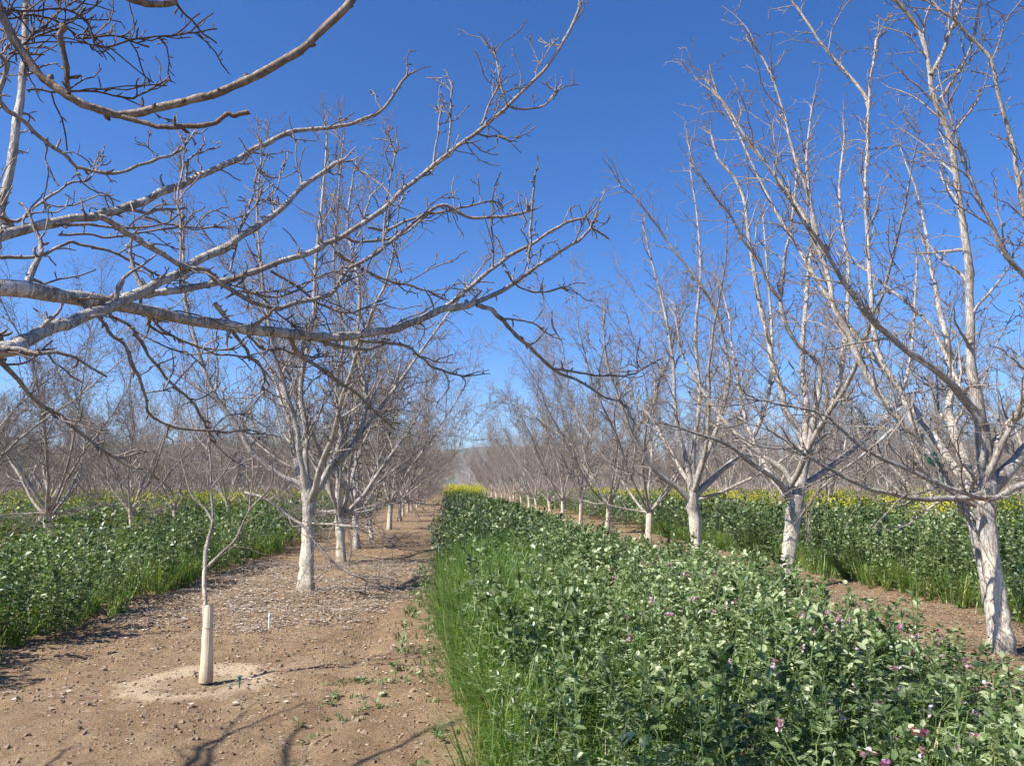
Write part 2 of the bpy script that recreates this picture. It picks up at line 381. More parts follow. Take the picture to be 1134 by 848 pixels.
h.limb([(770, 553), (790, 548), (820, 535), (850, 520), (880, 500)], 6, 2, -.9)
h.free(h.base + [0, 0, 1.4], (.1, -.8, .9), 5.8, .055)
h.free(h.base + [0, 0, 1.4], (.1, .8, .8), 5.8, .055)
h.finish('walnut_tree', 'bare whitewashed tree with a straight trunk, third from the green tied tree', group='trees of the row right of the path', dens=.95)

# left row, 11.5 m
h = Hero(11.98, 8, .5)
h.trunk([(339, 656, 17), (340, 630, 14), (341, 600, 13), (342, 572, 13), (342, 552, 15), (341, 530, 9)])
h.limb([(342, 560), (340, 530), (338, 503), (340, 480), (333, 430), (345, 360), (350, 285), (358, 210), (362, 150)], 9, 2.5, .6)
h.limb([(341, 556), (333, 537), (315, 529), (298, 518), (278, 500), (262, 470), (240, 440), (222, 395), (205, 330), (203, 260), (200, 190)], 8, 2.5, -.5)
h.limb([(343, 560), (351, 538), (360, 527), (374, 512), (393, 490), (404, 456), (404, 426), (395, 384), (398, 320), (385, 250), (392, 190)], 9, 2.5, .5)
h.limb([(374, 512), (400, 480), (430, 440), (455, 405), (480, 370), (505, 335), (530, 300)], 6, 2, 1, 11.5)
h.limb([(342, 558), (335, 520), (331, 498), (328, 470), (312, 420), (300, 370), (290, 300), (285, 230), (290, 170)], 8, 2, -.9)
h.limb([(344, 556), (363, 520), (378, 480), (372, 430), (380, 370), (370, 300), (375, 220), (380, 160)], 8, 2, -.4)
h.limb([(339, 580), (354, 580), (370, 581), (392, 583)], 4, 3, -.4)
h.limb([(270, 545), (295, 552), (320, 572), (333, 580), (342, 590), (351, 602), (365, 618), (376, 628), (392, 636)], 3.5, 3, -.2, 10.9, .004)
h.free(h.base + [0, 0, 1.3], (.2, -.7, .7), 5.0, .055)
h.free(h.base + [0, 0, 1.3], (-.6, .6, .8), 5.2, .055)
h.free(h.base + [0, 0, 1.35], (.5, .7, .9), 5.2, .055)
h.finish('walnut_tree', 'bare tree behind the sapling, a thin drooping branch touching the ground', group='trees of the row left of the path', mat=M_BARK, flare=1.15, dens=1.15)

# big tree beside the camera: its branches reach over the path
h = Hero(1.4, 9)
h.z0 = 1.3
pb = [np.array(p, float) for p in [(-2.15, 1.2, -.08), (-2.15, 1.2, .0), (-2.14, 1.2, .4), (-2.12, 1.22, .8), (-2.10, 1.25, 1.15), (-2.1, 1.26, 1.4)]]
h.base = np.array([-2.15, 1.2, 0.]); h.tl = smooth_line(pb, [.14, .135, .12, .115, .12, .08], 5, h.g, .004)
FK = np.array([-2.1, 1.26, 1.2])
def fl(tr, w0, w1, za, zb, pre=None, wob=.004, r_pre=None, sub=5):
    n = len(tr); cum = np.r_[0, np.cumsum([math.hypot(tr[i + 1][0] - tr[i][0], tr[i + 1][1] - tr[i][1]) for i in range(n - 1)])]; cum = cum / cum[-1]
    zz = za + (zb - za) * cum
    pts = [U(x, y, z) for (x, y), z in zip(tr, zz)]; rr = list((w0 * .78 + (w1 * .80 - w0 * .78) * cum ** .8) / 2 * zz / F)
    if pre is not None:
        pts = [np.array(p) for p in pre] + pts; rr = [r_pre or rr[0] * 1.25] * 1 + [rr[0] * 1.1] * (len(pre) - 1) + rr
    h.limbs.append(smooth_line(pts, rr, sub, h.g, wob)); return h.limbs[-1]
fl([(0, 320), (110, 335), (220, 355), (300, 368), (340, 372), (380, 373), (400, 370), (450, 360), (485, 345), (525, 335)], 24, 9, 1.9, 2.95, [FK, (-1.75, 1.5, 1.75), (-1.4, 1.75, 2.0)])
fl([(0, 388), (25, 378), (60, 363), (95, 350), (125, 338), (160, 322), (205, 297), (245, 275), (285, 252), (330, 212), (363, 187), (380, 178)], 22, 6, 1.75, 2.9, [FK, (-1.7, 1.45, 1.55), (-1.3, 1.62, 1.80)])
fl([(135, 330), (170, 325), (200, 322), (245, 313), (290, 298), (340, 280), (378, 262), (420, 235), (450, 208), (490, 175), (530, 145), (560, 120), (600, 80), (625, 45), (642, 8)], 11, 4, 2.2, 3.3)
fl([(-60, 285), (0, 263), (60, 246), (110, 237), (145, 228), (200, 205), (250, 182), (285, 165), (320, 148), (370, 142), (400, 133), (425, 120), (450, 85)], 18, 4, 1.9, 3.2, [FK, (-1.9, 1.5, 2.0)])
fl([(108, 240), (135, 254), (160, 270), (205, 295), (225, 300), (245, 315), (285, 337), (305, 342), (320, 338), (350, 331), (370, 322), (385, 300), (405, 288), (440, 262), (470, 238), (490, 228), (520, 240), (560, 240), (586, 234)], 10, 4, 2.1, 3.1)
fl([(238, 336), (250, 352), (265, 378), (278, 395), (292, 412), (290, 432)], 8, 3, 2.4, 2.7)
fl([(316, 368), (330, 388), (370, 418), (400, 440), (430, 468)], 8, 4, 2.55, 3.0)
fl([(445, 361), (480, 345), (505, 332), (530, 310), (558, 288), (590, 270), (615, 253), (637, 243), (650, 243), (655, 252)], 8, 4, 2.85, 3.4)
fl([(525, 335), (560, 320), (590, 298), (620, 278), (640, 268), (655, 250)], 8, 4, 2.95, 3.3)
fl([(528, 338), (545, 345), (560, 358), (575, 375), (590, 387), (612, 408), (640, 422), (662, 436), (688, 444)], 8, 3, 2.95, 3.4)
fl([(612, 408), (650, 414), (690, 416), (712, 408), (724, 402)], 4, 2.5, 3.1, 3.4)
fl([(556, 353), (575, 355), (590, 358), (607, 369)], 4, 2.5, 3.0, 3.2)
fl([(560, 300), (575, 318), (598, 323), (626, 319)], 4, 3, 3.0, 3.2)
fl([(586, 292), (587, 262), (588, 235), (591, 202)], 5, 3.5, 3.0, 3.05)
fl([(398, 376), (425, 380), (448, 382), (465, 394), (482, 408), (515, 417)], 6, 3, 2.65, 2.9)
fl([(108, 350), (125, 368), (143, 390), (158, 425), (165, 455), (178, 467), (205, 475), (240, 478), (275, 476)], 6, 3.5, 2.1, 2.5)
fl([(122, 348), (145, 362), (165, 395), (195, 428), (215, 448), (228, 474)], 6, 3.5, 2.15, 2.5)
fl([(-40, 375), (5, 405), (40, 440), (70, 462), (105, 493), (130, 508)], 8, 4, 1.8, 2.3, [FK, (-1.6, 1.5, 1.45)])
fl([(-30, 60), (0, 113), (20, 130), (50, 155), (80, 180), (100, 190), (130, 193), (160, 180), (190, 172), (205, 160)], 8, 4, 2.1, 2.5, [FK, (-2.0, 1.7, 2.2)])
fl([(155, 325), (165, 345), (185, 368), (210, 380), (240, 392), (270, 395)], 5, 3, 2.25, 2.4)
fl([(270, 365), (290, 385), (310, 388), (330, 392), (352, 396)], 5, 3, 2.5, 2.7)
fl([(255, 300), (262, 270), (272, 240), (280, 215), (285, 190)], 4, 3, 2.5, 2.6)
fl([(200, 320), (200, 260), (199, 215), (204, 160)], 4, 3, 2.3, 2.35)
fl([(378, 262), (400, 268), (440, 262), (470, 240)], 5, 3, 2.75, 2.9)
fl([(408, 252), (430, 254), (460, 241), (500, 232), (545, 222)], 5, 3, 2.8, 3.1)
fl([(372, 280), (395, 295), (425, 310), (455, 317), (480, 325)], 6, 3, 2.7, 3.0)
fl([(495, 172), (498, 150), (499, 125), (501, 98)], 4, 3, 2.95, 3.0, wob=.002)
fl([(561, 118), (556, 100), (552, 80), (547, 57)], 4, 3, 3.05, 3.1, wob=.002)
fl([(478, 190), (482, 165), (485, 145), (488, 120)], 4, 3, 2.95, 3.0, wob=.002)
fl([(562, 117), (575, 121), (600, 118), (616, 103)], 4, 3, 3.05, 3.15, wob=.002)
fl([(525, 145), (535, 150), (551, 151)], 3.5, 3, 3.0, 3.0, wob=.002)
fl([(533, 140), (541, 118), (548, 103)], 3.5, 3, 3.0, 3.0, wob=.002)
fl([(424, 270), (427, 235), (432, 200), (438, 170)], 3.5, 2.5, 2.8, 2.8)
fl([(300, 300), (330, 318), (350, 335), (380, 345), (410, 340)], 5, 3, 2.6, 2.7)
fl([(250, 330), (275, 322), (300, 330), (330, 322), (352, 305), (375, 300)], 4, 3, 2.55, 2.65)
fl([(330, 278), (345, 300), (352, 325), (348, 352)], 4, 3, 2.6, 2.6)
fl([(0, 285), (40, 283), (75, 268), (100, 272), (130, 280), (165, 300)], 6, 4, 2.2, 2.4)
fl([(0, 240), (20, 245), (50, 222), (75, 205), (100, 198)], 6, 3, 2.2, 2.4)
fl([(65, 260), (95, 258), (130, 262), (170, 255), (205, 250)], 4, 3, 2.3, 2.5)
fl([(160, 240), (185, 246), (215, 252), (240, 250)], 4, 3, 2.4, 2.5)
fl([(230, 300), (262, 318), (290, 330), (325, 360)], 4, 3, 2.5, 2.6)
# thicker limb rising at the picture's left edge
fl([(-10, 260), (0, 235), (12, 175), (22, 115), (27, 60), (29, 10), (34, -60)], 13, 9, 2.6, 2.9, [FK + [0, 0, .1], (-1.95, 2.0, 2.1)])

for pl in ([FK, (-2.3, 2.2, 1.7), (-2.6, 3.1, 2.0), (-3.0, 3.9, 2.3), (-3.3, 4.5, 2.6)], [FK, (-2.7, 2.0, 1.6), (-3.4, 2.9, 1.9), (-4.0, 3.7, 2.1), (-4.4, 4.2, 2.4)], [(-2.55, 3.0, 1.98), (-2.75, 3.6, 2.4), (-2.9, 4.0, 2.9), (-2.95, 4.3, 3.4)], [(-3.4, 2.9, 1.9), (-3.5, 3.6, 2.3), (-3.75, 4.3, 2.6), (-3.8, 4.8, 3.1)]):
    h.limbs.append(smooth_line(pl, np.linspace(.024, .008, len(pl)), 5, h.g, .01))
h.free(FK, (-.7, .2, .8), 5.5, .06); h.free(FK, (-.2, -.8, .8), 5.0, .06); h.free(FK, (-.5, .8, .75), 5.0, .055)
h.free(FK + [0, 0, .1], (.15, .12, 1), 5.0, .05)
ft = h.finish('walnut_tree', 'bare tree reaching long pale branches over the path, its trunk out of view', group=None, cut=.011,
         dens=1.0, sec=(.10, .55), spur_r=.0040, spur_m=18, tert=.14, r1=.0025, spurL=(.012, .045), up2=.45, sp2=.20, wan=.24, tip=(.05, .13), terL=(.05, .20))

# brown knobby branch sweeping across the top of the sky: overhead limb of the same tree
h = Hero(1.3, 10); root_brown = ft
def fb(*a, **k): return fl(*a, **k)
brown = [fb([(-25, -60), (-8, -10), (4, 20), (18, 48), (45, 85), (62, 97), (85, 112), (110, 122), (140, 127), (190, 116), (225, 108), (250, 100), (300, 76), (345, 46), (388, 2), (410, -40)], 12, 12, 1.9, 2.1, [FK, (-2.0, 1.4, 2.6), (-1.9, 1.6, 3.2)], .002),
         fb([(135, 130), (160, 136), (178, 141), (205, 140), (235, 137), (250, 128), (262, 127), (276, 124)], 8, 7, 1.95, 2.0, wob=.002),
         fb([(76, 104), (74, 80), (68, 50), (66, 38), (73, 27)], 7, 9, 1.95, 1.9, wob=.002),
         fb([(120, -12), (150, 0), (175, 6), (196, 2)], 12, 9, 1.8, 1.85, wob=.002),
         fb([(194, 2), (205, 15), (218, 30), (240, 48)], 4, 3, 1.85, 1.95, wob=.002)]
g = h.g; bb = ft.location
sh = lambda c: (c[0] - np.array(bb), c[1])
for l in brown[:4]: link('limb', tubes([sh(l)], 'limb', M_BROWN, SIDES), ft)
sp = spurs(g, brown, 14, (.015, .05), .006, rmaxp=.06)
# thicket of twigs in the upper corner
tk = [fl(t, 4, 3, 2.3, 2.6, wob=.004) for t in ([(-10, 8), (30, 12), (60, 10), (95, 22), (110, 52), (150, 42), (200, 38), (240, 32)], [(-10, 22), (40, 18), (75, 30), (90, 44), (125, 38), (165, 52)],
      [(30, 45), (60, 20), (85, 0)], [(10, 60), (50, 36), (75, 26), (95, 8)], [(0, 75), (20, 60), (45, 62)], [(30, 100), (60, 102), (100, 100), (140, 108), (170, 98), (188, 84)])]
t2 = []
for l in tk: t2 += branches(g, l, .045, (.08, .3), .006, (35, 75), 5, .05, .25, .3, .0026, .7, .2, .3)
sp2 = spurs(g, tk + t2, 16, (.02, .07), .0036)
link('crown', tubes([sh(c) for c in brown[4:] + sp + tk + t2 + sp2], 'crown', M_BROWN, SIDES), ft)

# the sapling with its cream guard
h = Hero(6.82, 12, .42)
h.trunk([(228, 752, 5), (228, 700, 5), (227, 675, 4.8), (226, 640, 4.4), (227, 622, 4.2), (229, 605, 3.8), (234, 585, 3.5)])
h.limb([(234, 588), (236, 570), (234, 545), (233, 510), (230, 470), (228, 430), (231, 395)], 3.6, 1.5, .1, wob=.004)
h.limb([(230, 627), (245, 613), (262, 595), (272, 572), (280, 560), (295, 545), (302, 528), (299, 500)], 3.6, 1.5, -.2, wob=.003)
h.limb([(236, 577), (226, 562), (213, 550), (206, 530), (200, 505)], 3, 1.5, .15, wob=.003)
h.limb([(275, 568), (278, 545), (280, 515), (276, 490)], 2.2, 1.3, .1, 6.3, wob=.003)
h.limb([(234, 540), (250, 520), (262, 495), (266, 460)], 2.2, 1.2, .1, wob=.003)
h.limb([(232, 500), (216, 480), (208, 450), (205, 420)], 2, 1.2, .2, wob=.003)
yt = h.finish('walnut_sapling', 'young sapling with a cream paper guard round its foot in a pale sandy ring', 'young tree', group=None, cut=.008, flare=1.1,
              dens=.6, sec=(.12, .45), spur_r=.0042, spur_m=4, tert=.25, r1=.0035, spurL=(.02, .07))
yb = np.array(yt.location)
M_WHITE0 = simple('tie_string', (.45, .42, .36), .7, 30, .1)
M_GUARD = simple('cream_paper_guard', (.80, .64, .44), .75, 12, .07)
n = 10; zz = np.linspace(-.02, .60, n); th = np.arange(20) * 2 * np.pi / 20
V = []
for off in (0, -.004):
    for k, z in enumerate(zz):
        r = .054 - .018 * (z / .60) + off + .0015 * math.sin(z * 40); cx = (-.004 if z > .3 else 0) + .002 * math.sin(z * 13)
        V += [(cx + r * math.cos(t) * (1 + .06 * math.cos(2 * t + 4 * z)), r * math.sin(t), z + (0.006 * math.sin(3 * t) if k == n - 1 else 0)) for t in th]
Fq = []
for l in range(2):
    for k in range(n - 1):
        for j in range(20):
            a = l * n * 20 + k * 20
            q = (a + j, a + (j + 1) % 20, a + 20 + (j + 1) % 20, a + 20 + j); Fq.append(q if l == 0 else q[::-1])
nt = M_GUARD.node_tree; bb_ = nt.nodes['Principled BSDF']; src = bb_.inputs['Base Color'].links[0].from_socket
tcg = N(nt, 'ShaderNodeTexCoord').outputs['Object']; sxg = N(nt, 'ShaderNodeSeparateXYZ'); nt.links.new(tcg, sxg.inputs[0])
mud = ramp(nt, math_(nt, 'ADD', sxg.outputs[2], math_(nt, 'MULTIPLY', noise(nt, 25, 5, .7, tcg), .25)), [(.12, .8), (.30, 0)])
st_ = ramp(nt, noise(nt, 7, 5, .7, tcg, 1), [(.5, 0), (.68, .4)])
nt.links.new(mix(nt, st_, mix(nt, mud, src, (.42, .30, .19)), (.55, .43, .29)), bb_.inputs['Base Color'])
gd = link('guard', mesh_np('guard', np.array(V), np.array(Fq), [M_GUARD], None, None, True), yt)
def gline(r_off, pts_): return (np.array([((.054 - .018 * (z / .60) + r_off) * math.cos(a), (.054 - .018 * (z / .60) + r_off) * math.sin(a), z) for a, z in pts_]), np.full(len(pts_), .0022))
link('seam', tubes([gline(.001, [(-1.15, z) for z in np.linspace(.0, .59, 8)])], 'seam', M_GUARD, lambda r: 4), yt)
link('tie', tubes([gline(.004, [(a, .43 + .01 * math.sin(a)) for a in np.linspace(0, 6.28, 18)])], 'tie', M_WHITE0, lambda r: 4), yt)

# ------------------------------------------------------------------ the other orchard trees, one object each
def plant_tree(pr, x, y, rz, sc, label, group, detail):
    t = empty('walnut_tree', (x, y, 0), rz); t.scale = (sc * rng.uniform(.95, 1.05), sc * rng.uniform(.95, 1.05), sc)
    tag(t, label, 'tree', group)
    link('trunk', pr['trunk'], t)
    if detail:
        for lm in pr['limbs']: link('limb', lm, t)
        link('crown', pr['crown'], t)
    else: link('crown', pr['whole'], t)
    return t
ORD = ['first', 'second', 'third', 'fourth', 'fifth', 'sixth', 'seventh', 'eighth', 'ninth', 'tenth', 'eleventh', 'twelfth']
rr = random.Random(4)
def pick(left): return rr.choice(LOW + UPR[:2]) if left else rr.choice(UPR)
# row left of the path (positions read from the photograph)
ys = [16.57, 19.7, 23.2, 28.2, 34.3, 39.5, 45]
for i, y in enumerate(ys + [49 + 5.2 * k for k in range(14)]):
    near = i < 5
    plant_tree(pick(True), -2.12 + rr.uniform(-.12, .12), y, rr.uniform(0, 6.28), rr.uniform(.88, 1.0) * (.82 if i == 2 else 1) * (.82 if y > 36 else .92 if y > 18 else 1),
               'bare tree, %s behind the drooping branch tree along the row left of path' % ORD[i] if near else 'far bare tree in the line narrowing away left of the path',
               'trees of the row left of the path' if near else 'far trees of the row left of the path', y < 30)
ys = [20.86, 25.55, 30.6, 35.7]
for i, y in enumerate(ys + [41.2 + 5 * k for k in range(16)]):
    near = i < 4
    plant_tree(pick(False), 5.36 + rr.uniform(-.14, .14), y, rr.uniform(0, 6.28), rr.uniform(.93, 1.04) * (.80 if y > 38 else .93),
               'bare whitewashed tree, %s from the green tied tree in the right row' % ORD[i + 3] if near else 'far bare tree in the line narrowing away right of the path',
               'trees of the row right of the path' if near else 'far trees of the row right of the path', y < 30)
cnt = 0
for k in range(1, 9):
    for side in (-1, 1):
        X = -2.1 - 7.44 * k if side < 0 else 5.34 + 7.44 * k
        lim = .60 if side < 0 else .77
        y = abs(X) / lim - 3.5; y = 4.6 + 4.95 * math.ceil((y - 4.6) / 4.95)
        j = 0
        while y < 118 and cnt < 232:
            nb = (k == 1 and j < 6) or (k == 2 and j < 3)
            rown = {1: 'second', 2: 'third'}.get(k, '')
            if k == 1 and side > 0 and 20 < y < 24:
                y += 4.95; continue
            if nb: lab = 'bare tree in green crop, %s nearest in the %s row %s of the path' % (ORD[j], rown, 'left' if side < 0 else 'right')
            else: lab = 'distant bare tree in the grey mass of twigs far %s of the path' % ('left' if side < 0 else 'right')
            plant_tree(pick(side < 0) if side < 0 else rr.choice(UPR + LOW), X + rr.uniform(-.3, .3), y + rr.uniform(-.4, .4), rr.uniform(0, 6.28), rr.uniform(.68, .86), lab,
                       ('near trees of the outer rows' if nb else 'distant orchard trees %s of the path' % ('left' if side < 0 else 'right')), y < 27 and k == 1)
            cnt += 1; j += 1; y += 4.95
print('trees', cnt)
# thin white saplings in the crop on the right
for (px, py, z, hgt, lab) in ((1000, 602, 21.0, 2.1, 'thin straight white sapling standing in the right crop by the thick trunk'), (976, 592, 23.5, 1.6, 'thin white sapling with a bent stem in the right crop'), (1131, 600, 20.0, 2.0, 'thin pale sapling in the crop behind the thickest right trunk')):
    g = np.random.default_rng(int(px)); b = U(px, py, z); b[2] = 0
    t = empty('walnut_sapling', tuple(b)); tag(t, lab, 'young tree', 'thin saplings in the right crop')
    st = grow(g, np.zeros(3), np.array([g.normal(0, .06), 0, 1.]), hgt * .6, .035, .022, 8, .05, .0)
    link('trunk', tubes([st], 'trunk', M_BARKP, SIDES), t)
    lm = [grow(g, st[0][-1] - [0, 0, .03], np.array([g.normal(0, .5), g.normal(0, .4), 1.]), hgt * .6, .02, .005, 8, .1, .1) for _ in range(3)]
    tw, sp = crown_from(g, lm, .8, sec=(.15, .5))
    link('crown', tubes(lm + tw + sp, 'crown', M_BARK, SIDES), t)

# far orchard: more rows than anyone could count, merged
def far_mesh():
    g = np.random.default_rng(77); base = []
    limbs = []
    for k in range(6):
        az = k * 1.05 + g.uniform(-.2, .2); ti = R(g.uniform(15, 55))
        limbs.append(grow(g, np.array([0, 0, 1.0]), np.array([math.cos(az) * math.sin(ti), math.sin(az) * math.sin(ti), math.cos(ti)]), 6.6, .07, .02, 5, .1, .1))
    tw = []
    for l in limbs: tw += branches(g, l, .45, (1., 2.4), .03, (30, 60), 3, .12, .2, .2, .014, .7)
    t3 = []
    for l in tw: t3 += branches(g, l, .35, (.4, 1.2), .016, (30, 70), 2, .1, .2, .2, .011, .8)
    return [(np.array([[0, 0, 0], [0, 0, 1.1]]), np.array([.13, .11]))] + limbs + tw + t3
fm = far_mesh(); m0 = tubes(fm, 'tmp', M_FAR, lambda r: 3)
v0 = np.empty(len(m0.vertices) * 3, np.float32); m0.vertices.foreach_get('co', v0); v0 = v0.reshape(-1, 3)
f0 = np.empty(len(m0.polygons) * 4, np.int32); m0.polygons.foreach_get('vertices', f0); f0 = f0.reshape(-1, 4)
r0 = np.empty(len(v0), np.float32); m0.attributes['rad'].data.foreach_get('value', r0)
pos = []
for k in range(-24, 30):
    X = -2.1 - 7.44 * k if k >= 0 else 5.34 + 7.44 * (-k - 1)
    for y in np.arange(121, 300, 6.2):
        if X / y < -.62 or X / y > .80: continue
        if y > 175 and (y % 3) > 1.2: continue
        pos.append((X, y))
for k in range(9, 14):
    for X in (-2.1 - 7.44 * k, 5.34 + 7.44 * k):
        for y in np.arange(60, 120, 5.5):
            if -.62 < X / y < .80: pos.append((X, y))
pos = np.array(pos); nP = len(pos); a = rng.uniform(0, 6.28, nP); s = rng.uniform(.88, 1.1, nP)
ca, sa = np.cos(a), np.sin(a)
V = np.empty((nP, len(v0), 3), np.float32)
V[..., 0] = (v0[:, 0] * ca[:, None] - v0[:, 1] * sa[:, None]) * s[:, None] + pos[:, 0:1]
V[..., 1] = (v0[:, 0] * sa[:, None] + v0[:, 1] * ca[:, None]) * s[:, None] + pos[:, 1:2]
V[..., 2] = v0[:, 2] * s[:, None]
FF = (f0[None] + (np.arange(nP) * len(v0))[:, None, None]).reshape(-1, 4)
tag(link('far_orchard', mesh_np('far_orchard', V.reshape(-1, 3), FF, [M_FAR], None, {'rad': ('POINT', np.tile(r0, nP))})), 'grey brown mass of bare orchard trees closing the far end of the rows', 'orchard', kind='stuff')
print('far', nP, len(FF))

# ------------------------------------------------------------------ crop plants (quads only), scattered in numpy
class T:
    def __init__(s): s.V = []; s.F = []; s.M = []; s.var = []; s.n = 0
    def add(s, v, f, m, var):
        s.V.append(np.asarray(v, float)); s.F.append(np.asarray(f) + s.n); s.M += [m] * len(f); s.var += [var] * len(f); s.n += len(v)
    def done(s): return np.concatenate(s.V), np.concatenate(s.F), np.array(s.M), np.array(s.var)
def leaf(t, g, p, d, L, w, m, cup=.25, simple=False, roll=None):
    d = nrm(d); up = np.array([0, 0, 1.]); sd = np.cross(d, up)
    if np.linalg.norm(sd) < .1: sd = np.array([1., 0, 0])
    sd = nrm(sd); nn = np.cross(sd, d); rl = g.normal(0, .45) if roll is None else roll
    sd, nn = sd * math.cos(rl) + nn * math.sin(rl), nn * math.cos(rl) - sd * math.sin(rl)
    var = float(np.clip(g.normal(.5, .26), 0, 1))
    if simple:
        t.add([p, p + d * L * .5 + sd * w, p + d * L, p + d * L * .5 - sd * w], [(0, 1, 2, 3)], m, var); return
    dr = -.08 * L * up
    t.add([p, p + d * L * .32 + sd * w + nn * cup * w, p + d * L * .72 + sd * w * .8 + nn * cup * w + dr * .5, p + d * L + dr, p + d * L * .72 - sd * w * .8 + nn * cup * w + dr * .5, p + d * L * .32 - sd * w + nn * cup * w],
          [(0, 1, 2, 3), (0, 3, 4, 5)], m, var)
def stem(t, g, P, r, m):
    s = 3
    for i in range(len(P) - 1):
        a, b = P[i], P[i + 1]; d = nrm(b - a); x = nrm(np.cross(d, [1, .3, 0])); y = np.cross(d, x)
        ring = lambda c, q: [c + q * (math.cos(k * 2.094) * x + math.sin(k * 2.094) * y) for k in range(3)]
        t.add(ring(a, r) + ring(b, r * .85), [(k, (k + 1) % 3, 3 + (k + 1) % 3, 3 + k) for k in range(3)], m, .5)
def bean(seed, h, lod, flower=False):
    g = np.random.default_rng(seed); t = T()
    n = 6; P = np.zeros((n, 3)); d = np.array([g.normal(0, .14), g.normal(0, .14), 1.])
    for i in range(1, n): d = d + g.normal(0, .06, 3); P[i] = P[i - 1] + nrm(d) * h / (n - 1)
    if lod < 2: stem(t, g, P[::1] if lod == 0 else P[::5], .0045, 1)
    step, nl, L = ((.038, 4, .061), (.055, 3, .070), (.13, 3, .115), (.2, 3, .17))[lod]
    z = h * .12; az = g.uniform(0, 6.28)
    while z < h:
        f = z / h * (n - 1); i = min(int(f), n - 2); p = P[i] * (1 - (f - i)) + P[i + 1] * (f - i)
        az += 2.4 + g.normal(0, .4); el = g.uniform(.1, .8) + .5 * (z / h > .85)
        d = np.array([math.cos(az) * math.cos(el), math.sin(az) * math.cos(el), math.sin(el)])
        pl = g.uniform(.03, .07); q = p + d * pl
        if lod == 0: stem(t, g, np.array([p, q]), .0018, 1)
        for k in range(nl):
            sgn = 1 if k % 2 else -1; a2 = az + sgn * g.uniform(.4, 1.1); e2 = el * .6 + g.normal(0, .35)
            qq = p + d * pl * (.5 + .5 * (k // 2))
            leaf(t, g, qq, np.array([math.cos(a2) * math.cos(e2), math.sin(a2) * math.cos(e2), math.sin(e2)]), L * g.uniform(.7, 1.15), L * g.uniform(.22, .31), 0, simple=lod >= 2)
        if flower and lod < 2 and z > h * .72 and g.random() < .30:
            for _ in range(4 if lod == 0 else 2):
                a3 = g.uniform(0, 6.28); q = p + np.array([math.cos(a3) * .03, math.sin(a3) * .03, g.uniform(.0, .03)]); mm = 2 if g.random() < .45 else 3
                for _k in range(3): leaf(t, g, q, g.normal(0, 1, 3) + [0, 0, .5], .027, .012, mm)
        z += step * g.uniform(.7, 1.3)
    return t.done()
def grass(seed, h, nb, w=.004, dry=.08, m=0):
    g = np.random.default_rng(seed); t = T()
    for _ in range(nb):
        a = g.uniform(0, 6.28); b = np.array([g.normal(0, .035), g.normal(0, .035), 0]); hh = h * g.uniform(.55, 1.1); ln = g.uniform(.05, .7)
        mm = 1 if g.random() < dry else 0; var = float(np.clip(g.normal(.5, .25), 0, 1))
        sd = np.array([-math.sin(a), math.cos(a), 0]); out = np.array([math.cos(a), math.sin(a), 0])
        pts = [b, b + out * ln * hh * .15 + [0, 0, hh * .4], b + out * ln * hh * .5 + [0, 0, hh * .78], b + out * ln * hh * 1.1 + [0, 0, hh * (1 - ln * .3)]]
        ww = [w, w, w * .7, w * .12]; V = []
        for p, q in zip(pts, ww): V += [p - sd * q, p + sd * q]
        t.add(V, [(0, 1, 3, 2), (2, 3, 5, 4), (4, 5, 7, 6)], mm, var)
    return t.done()
def mustard(seed, h, yel, lod):
    g = np.random.default_rng(seed); t = T()
    P = np.array([[0, 0, 0], [g.normal(0, .03), g.normal(0, .03), h * .5], [g.normal(0, .06), g.normal(0, .06), h]])
    stem(t, g, P, .005, 0)
    for _ in range(14 if lod == 0 else 9):
        z = g.uniform(.1, .85) * h; a = g.uniform(0, 6.28); e = g.uniform(0, 1.1); L = (.16 if z < h * .5 else .10) * (1 if lod == 0 else 1.35)
        p = P[2] * (z / h); leaf(t, g, p, np.array([math.cos(a) * math.cos(e), math.sin(a) * math.cos(e), math.sin(e)]), L * g.uniform(.7, 1.2), L * .2, 0, simple=True)
    for _ in range(yel):
        a = g.uniform(0, 6.28); rr_ = g.uniform(0, .13); q = P[2] + np.array([math.cos(a) * rr_, math.sin(a) * rr_, -g.uniform(0, .22)])
        for _k in range(3): leaf(t, g, q + g.normal(0, .012, 3), g.normal(0, 1, 3) + [0, 0, .8], .03, .014, 1, simple=True)
    return t.done()
def vetch(seed, h):
    g = np.random.default_rng(seed); t = T(); n = 7; P = np.zeros((n, 3)); d = np.array([g.normal(0, .3), g.normal(0, .3), 1.])
    for i in range(1, n): d = d + g.normal(0, .22, 3); d[2] = max(d[2], .35); P[i] = P[i - 1] + nrm(d) * h / (n - 1)
    stem(t, g, P, .0025, 1)
    for k in range(13):
        f = g.uniform(1, n - 1.01); i = int(f); p = P[i] * (1 - f + i) + P[i + 1] * (f - i); a = g.uniform(0, 6.28); e = g.uniform(-.2, .7)
        r_ = np.array([math.cos(a) * math.cos(e), math.sin(a) * math.cos(e), math.sin(e)]); sd = nrm(np.cross(r_, [0, 0, 1.]))
        for m in range(5):
            for sg in (-1, 1): leaf(t, g, p + r_ * (.015 + .016 * m), nrm(sd * sg + r_ * .5), .026 * g.uniform(.8, 1.2), .0055, 0, simple=True)
    return t.done()
def flake(seed):
    g = np.random.default_rng(seed); t = T(); L = 1.0; w = g.uniform(.25, .42); c = g.uniform(.15, .5)
    t.add([(0, 0, .05), (.5, w, c * .5), (1, .05, .1), (.5, -w, c * g.uniform(.1, .8))], [(0, 1, 2, 3)], 0, .5); return t.done()
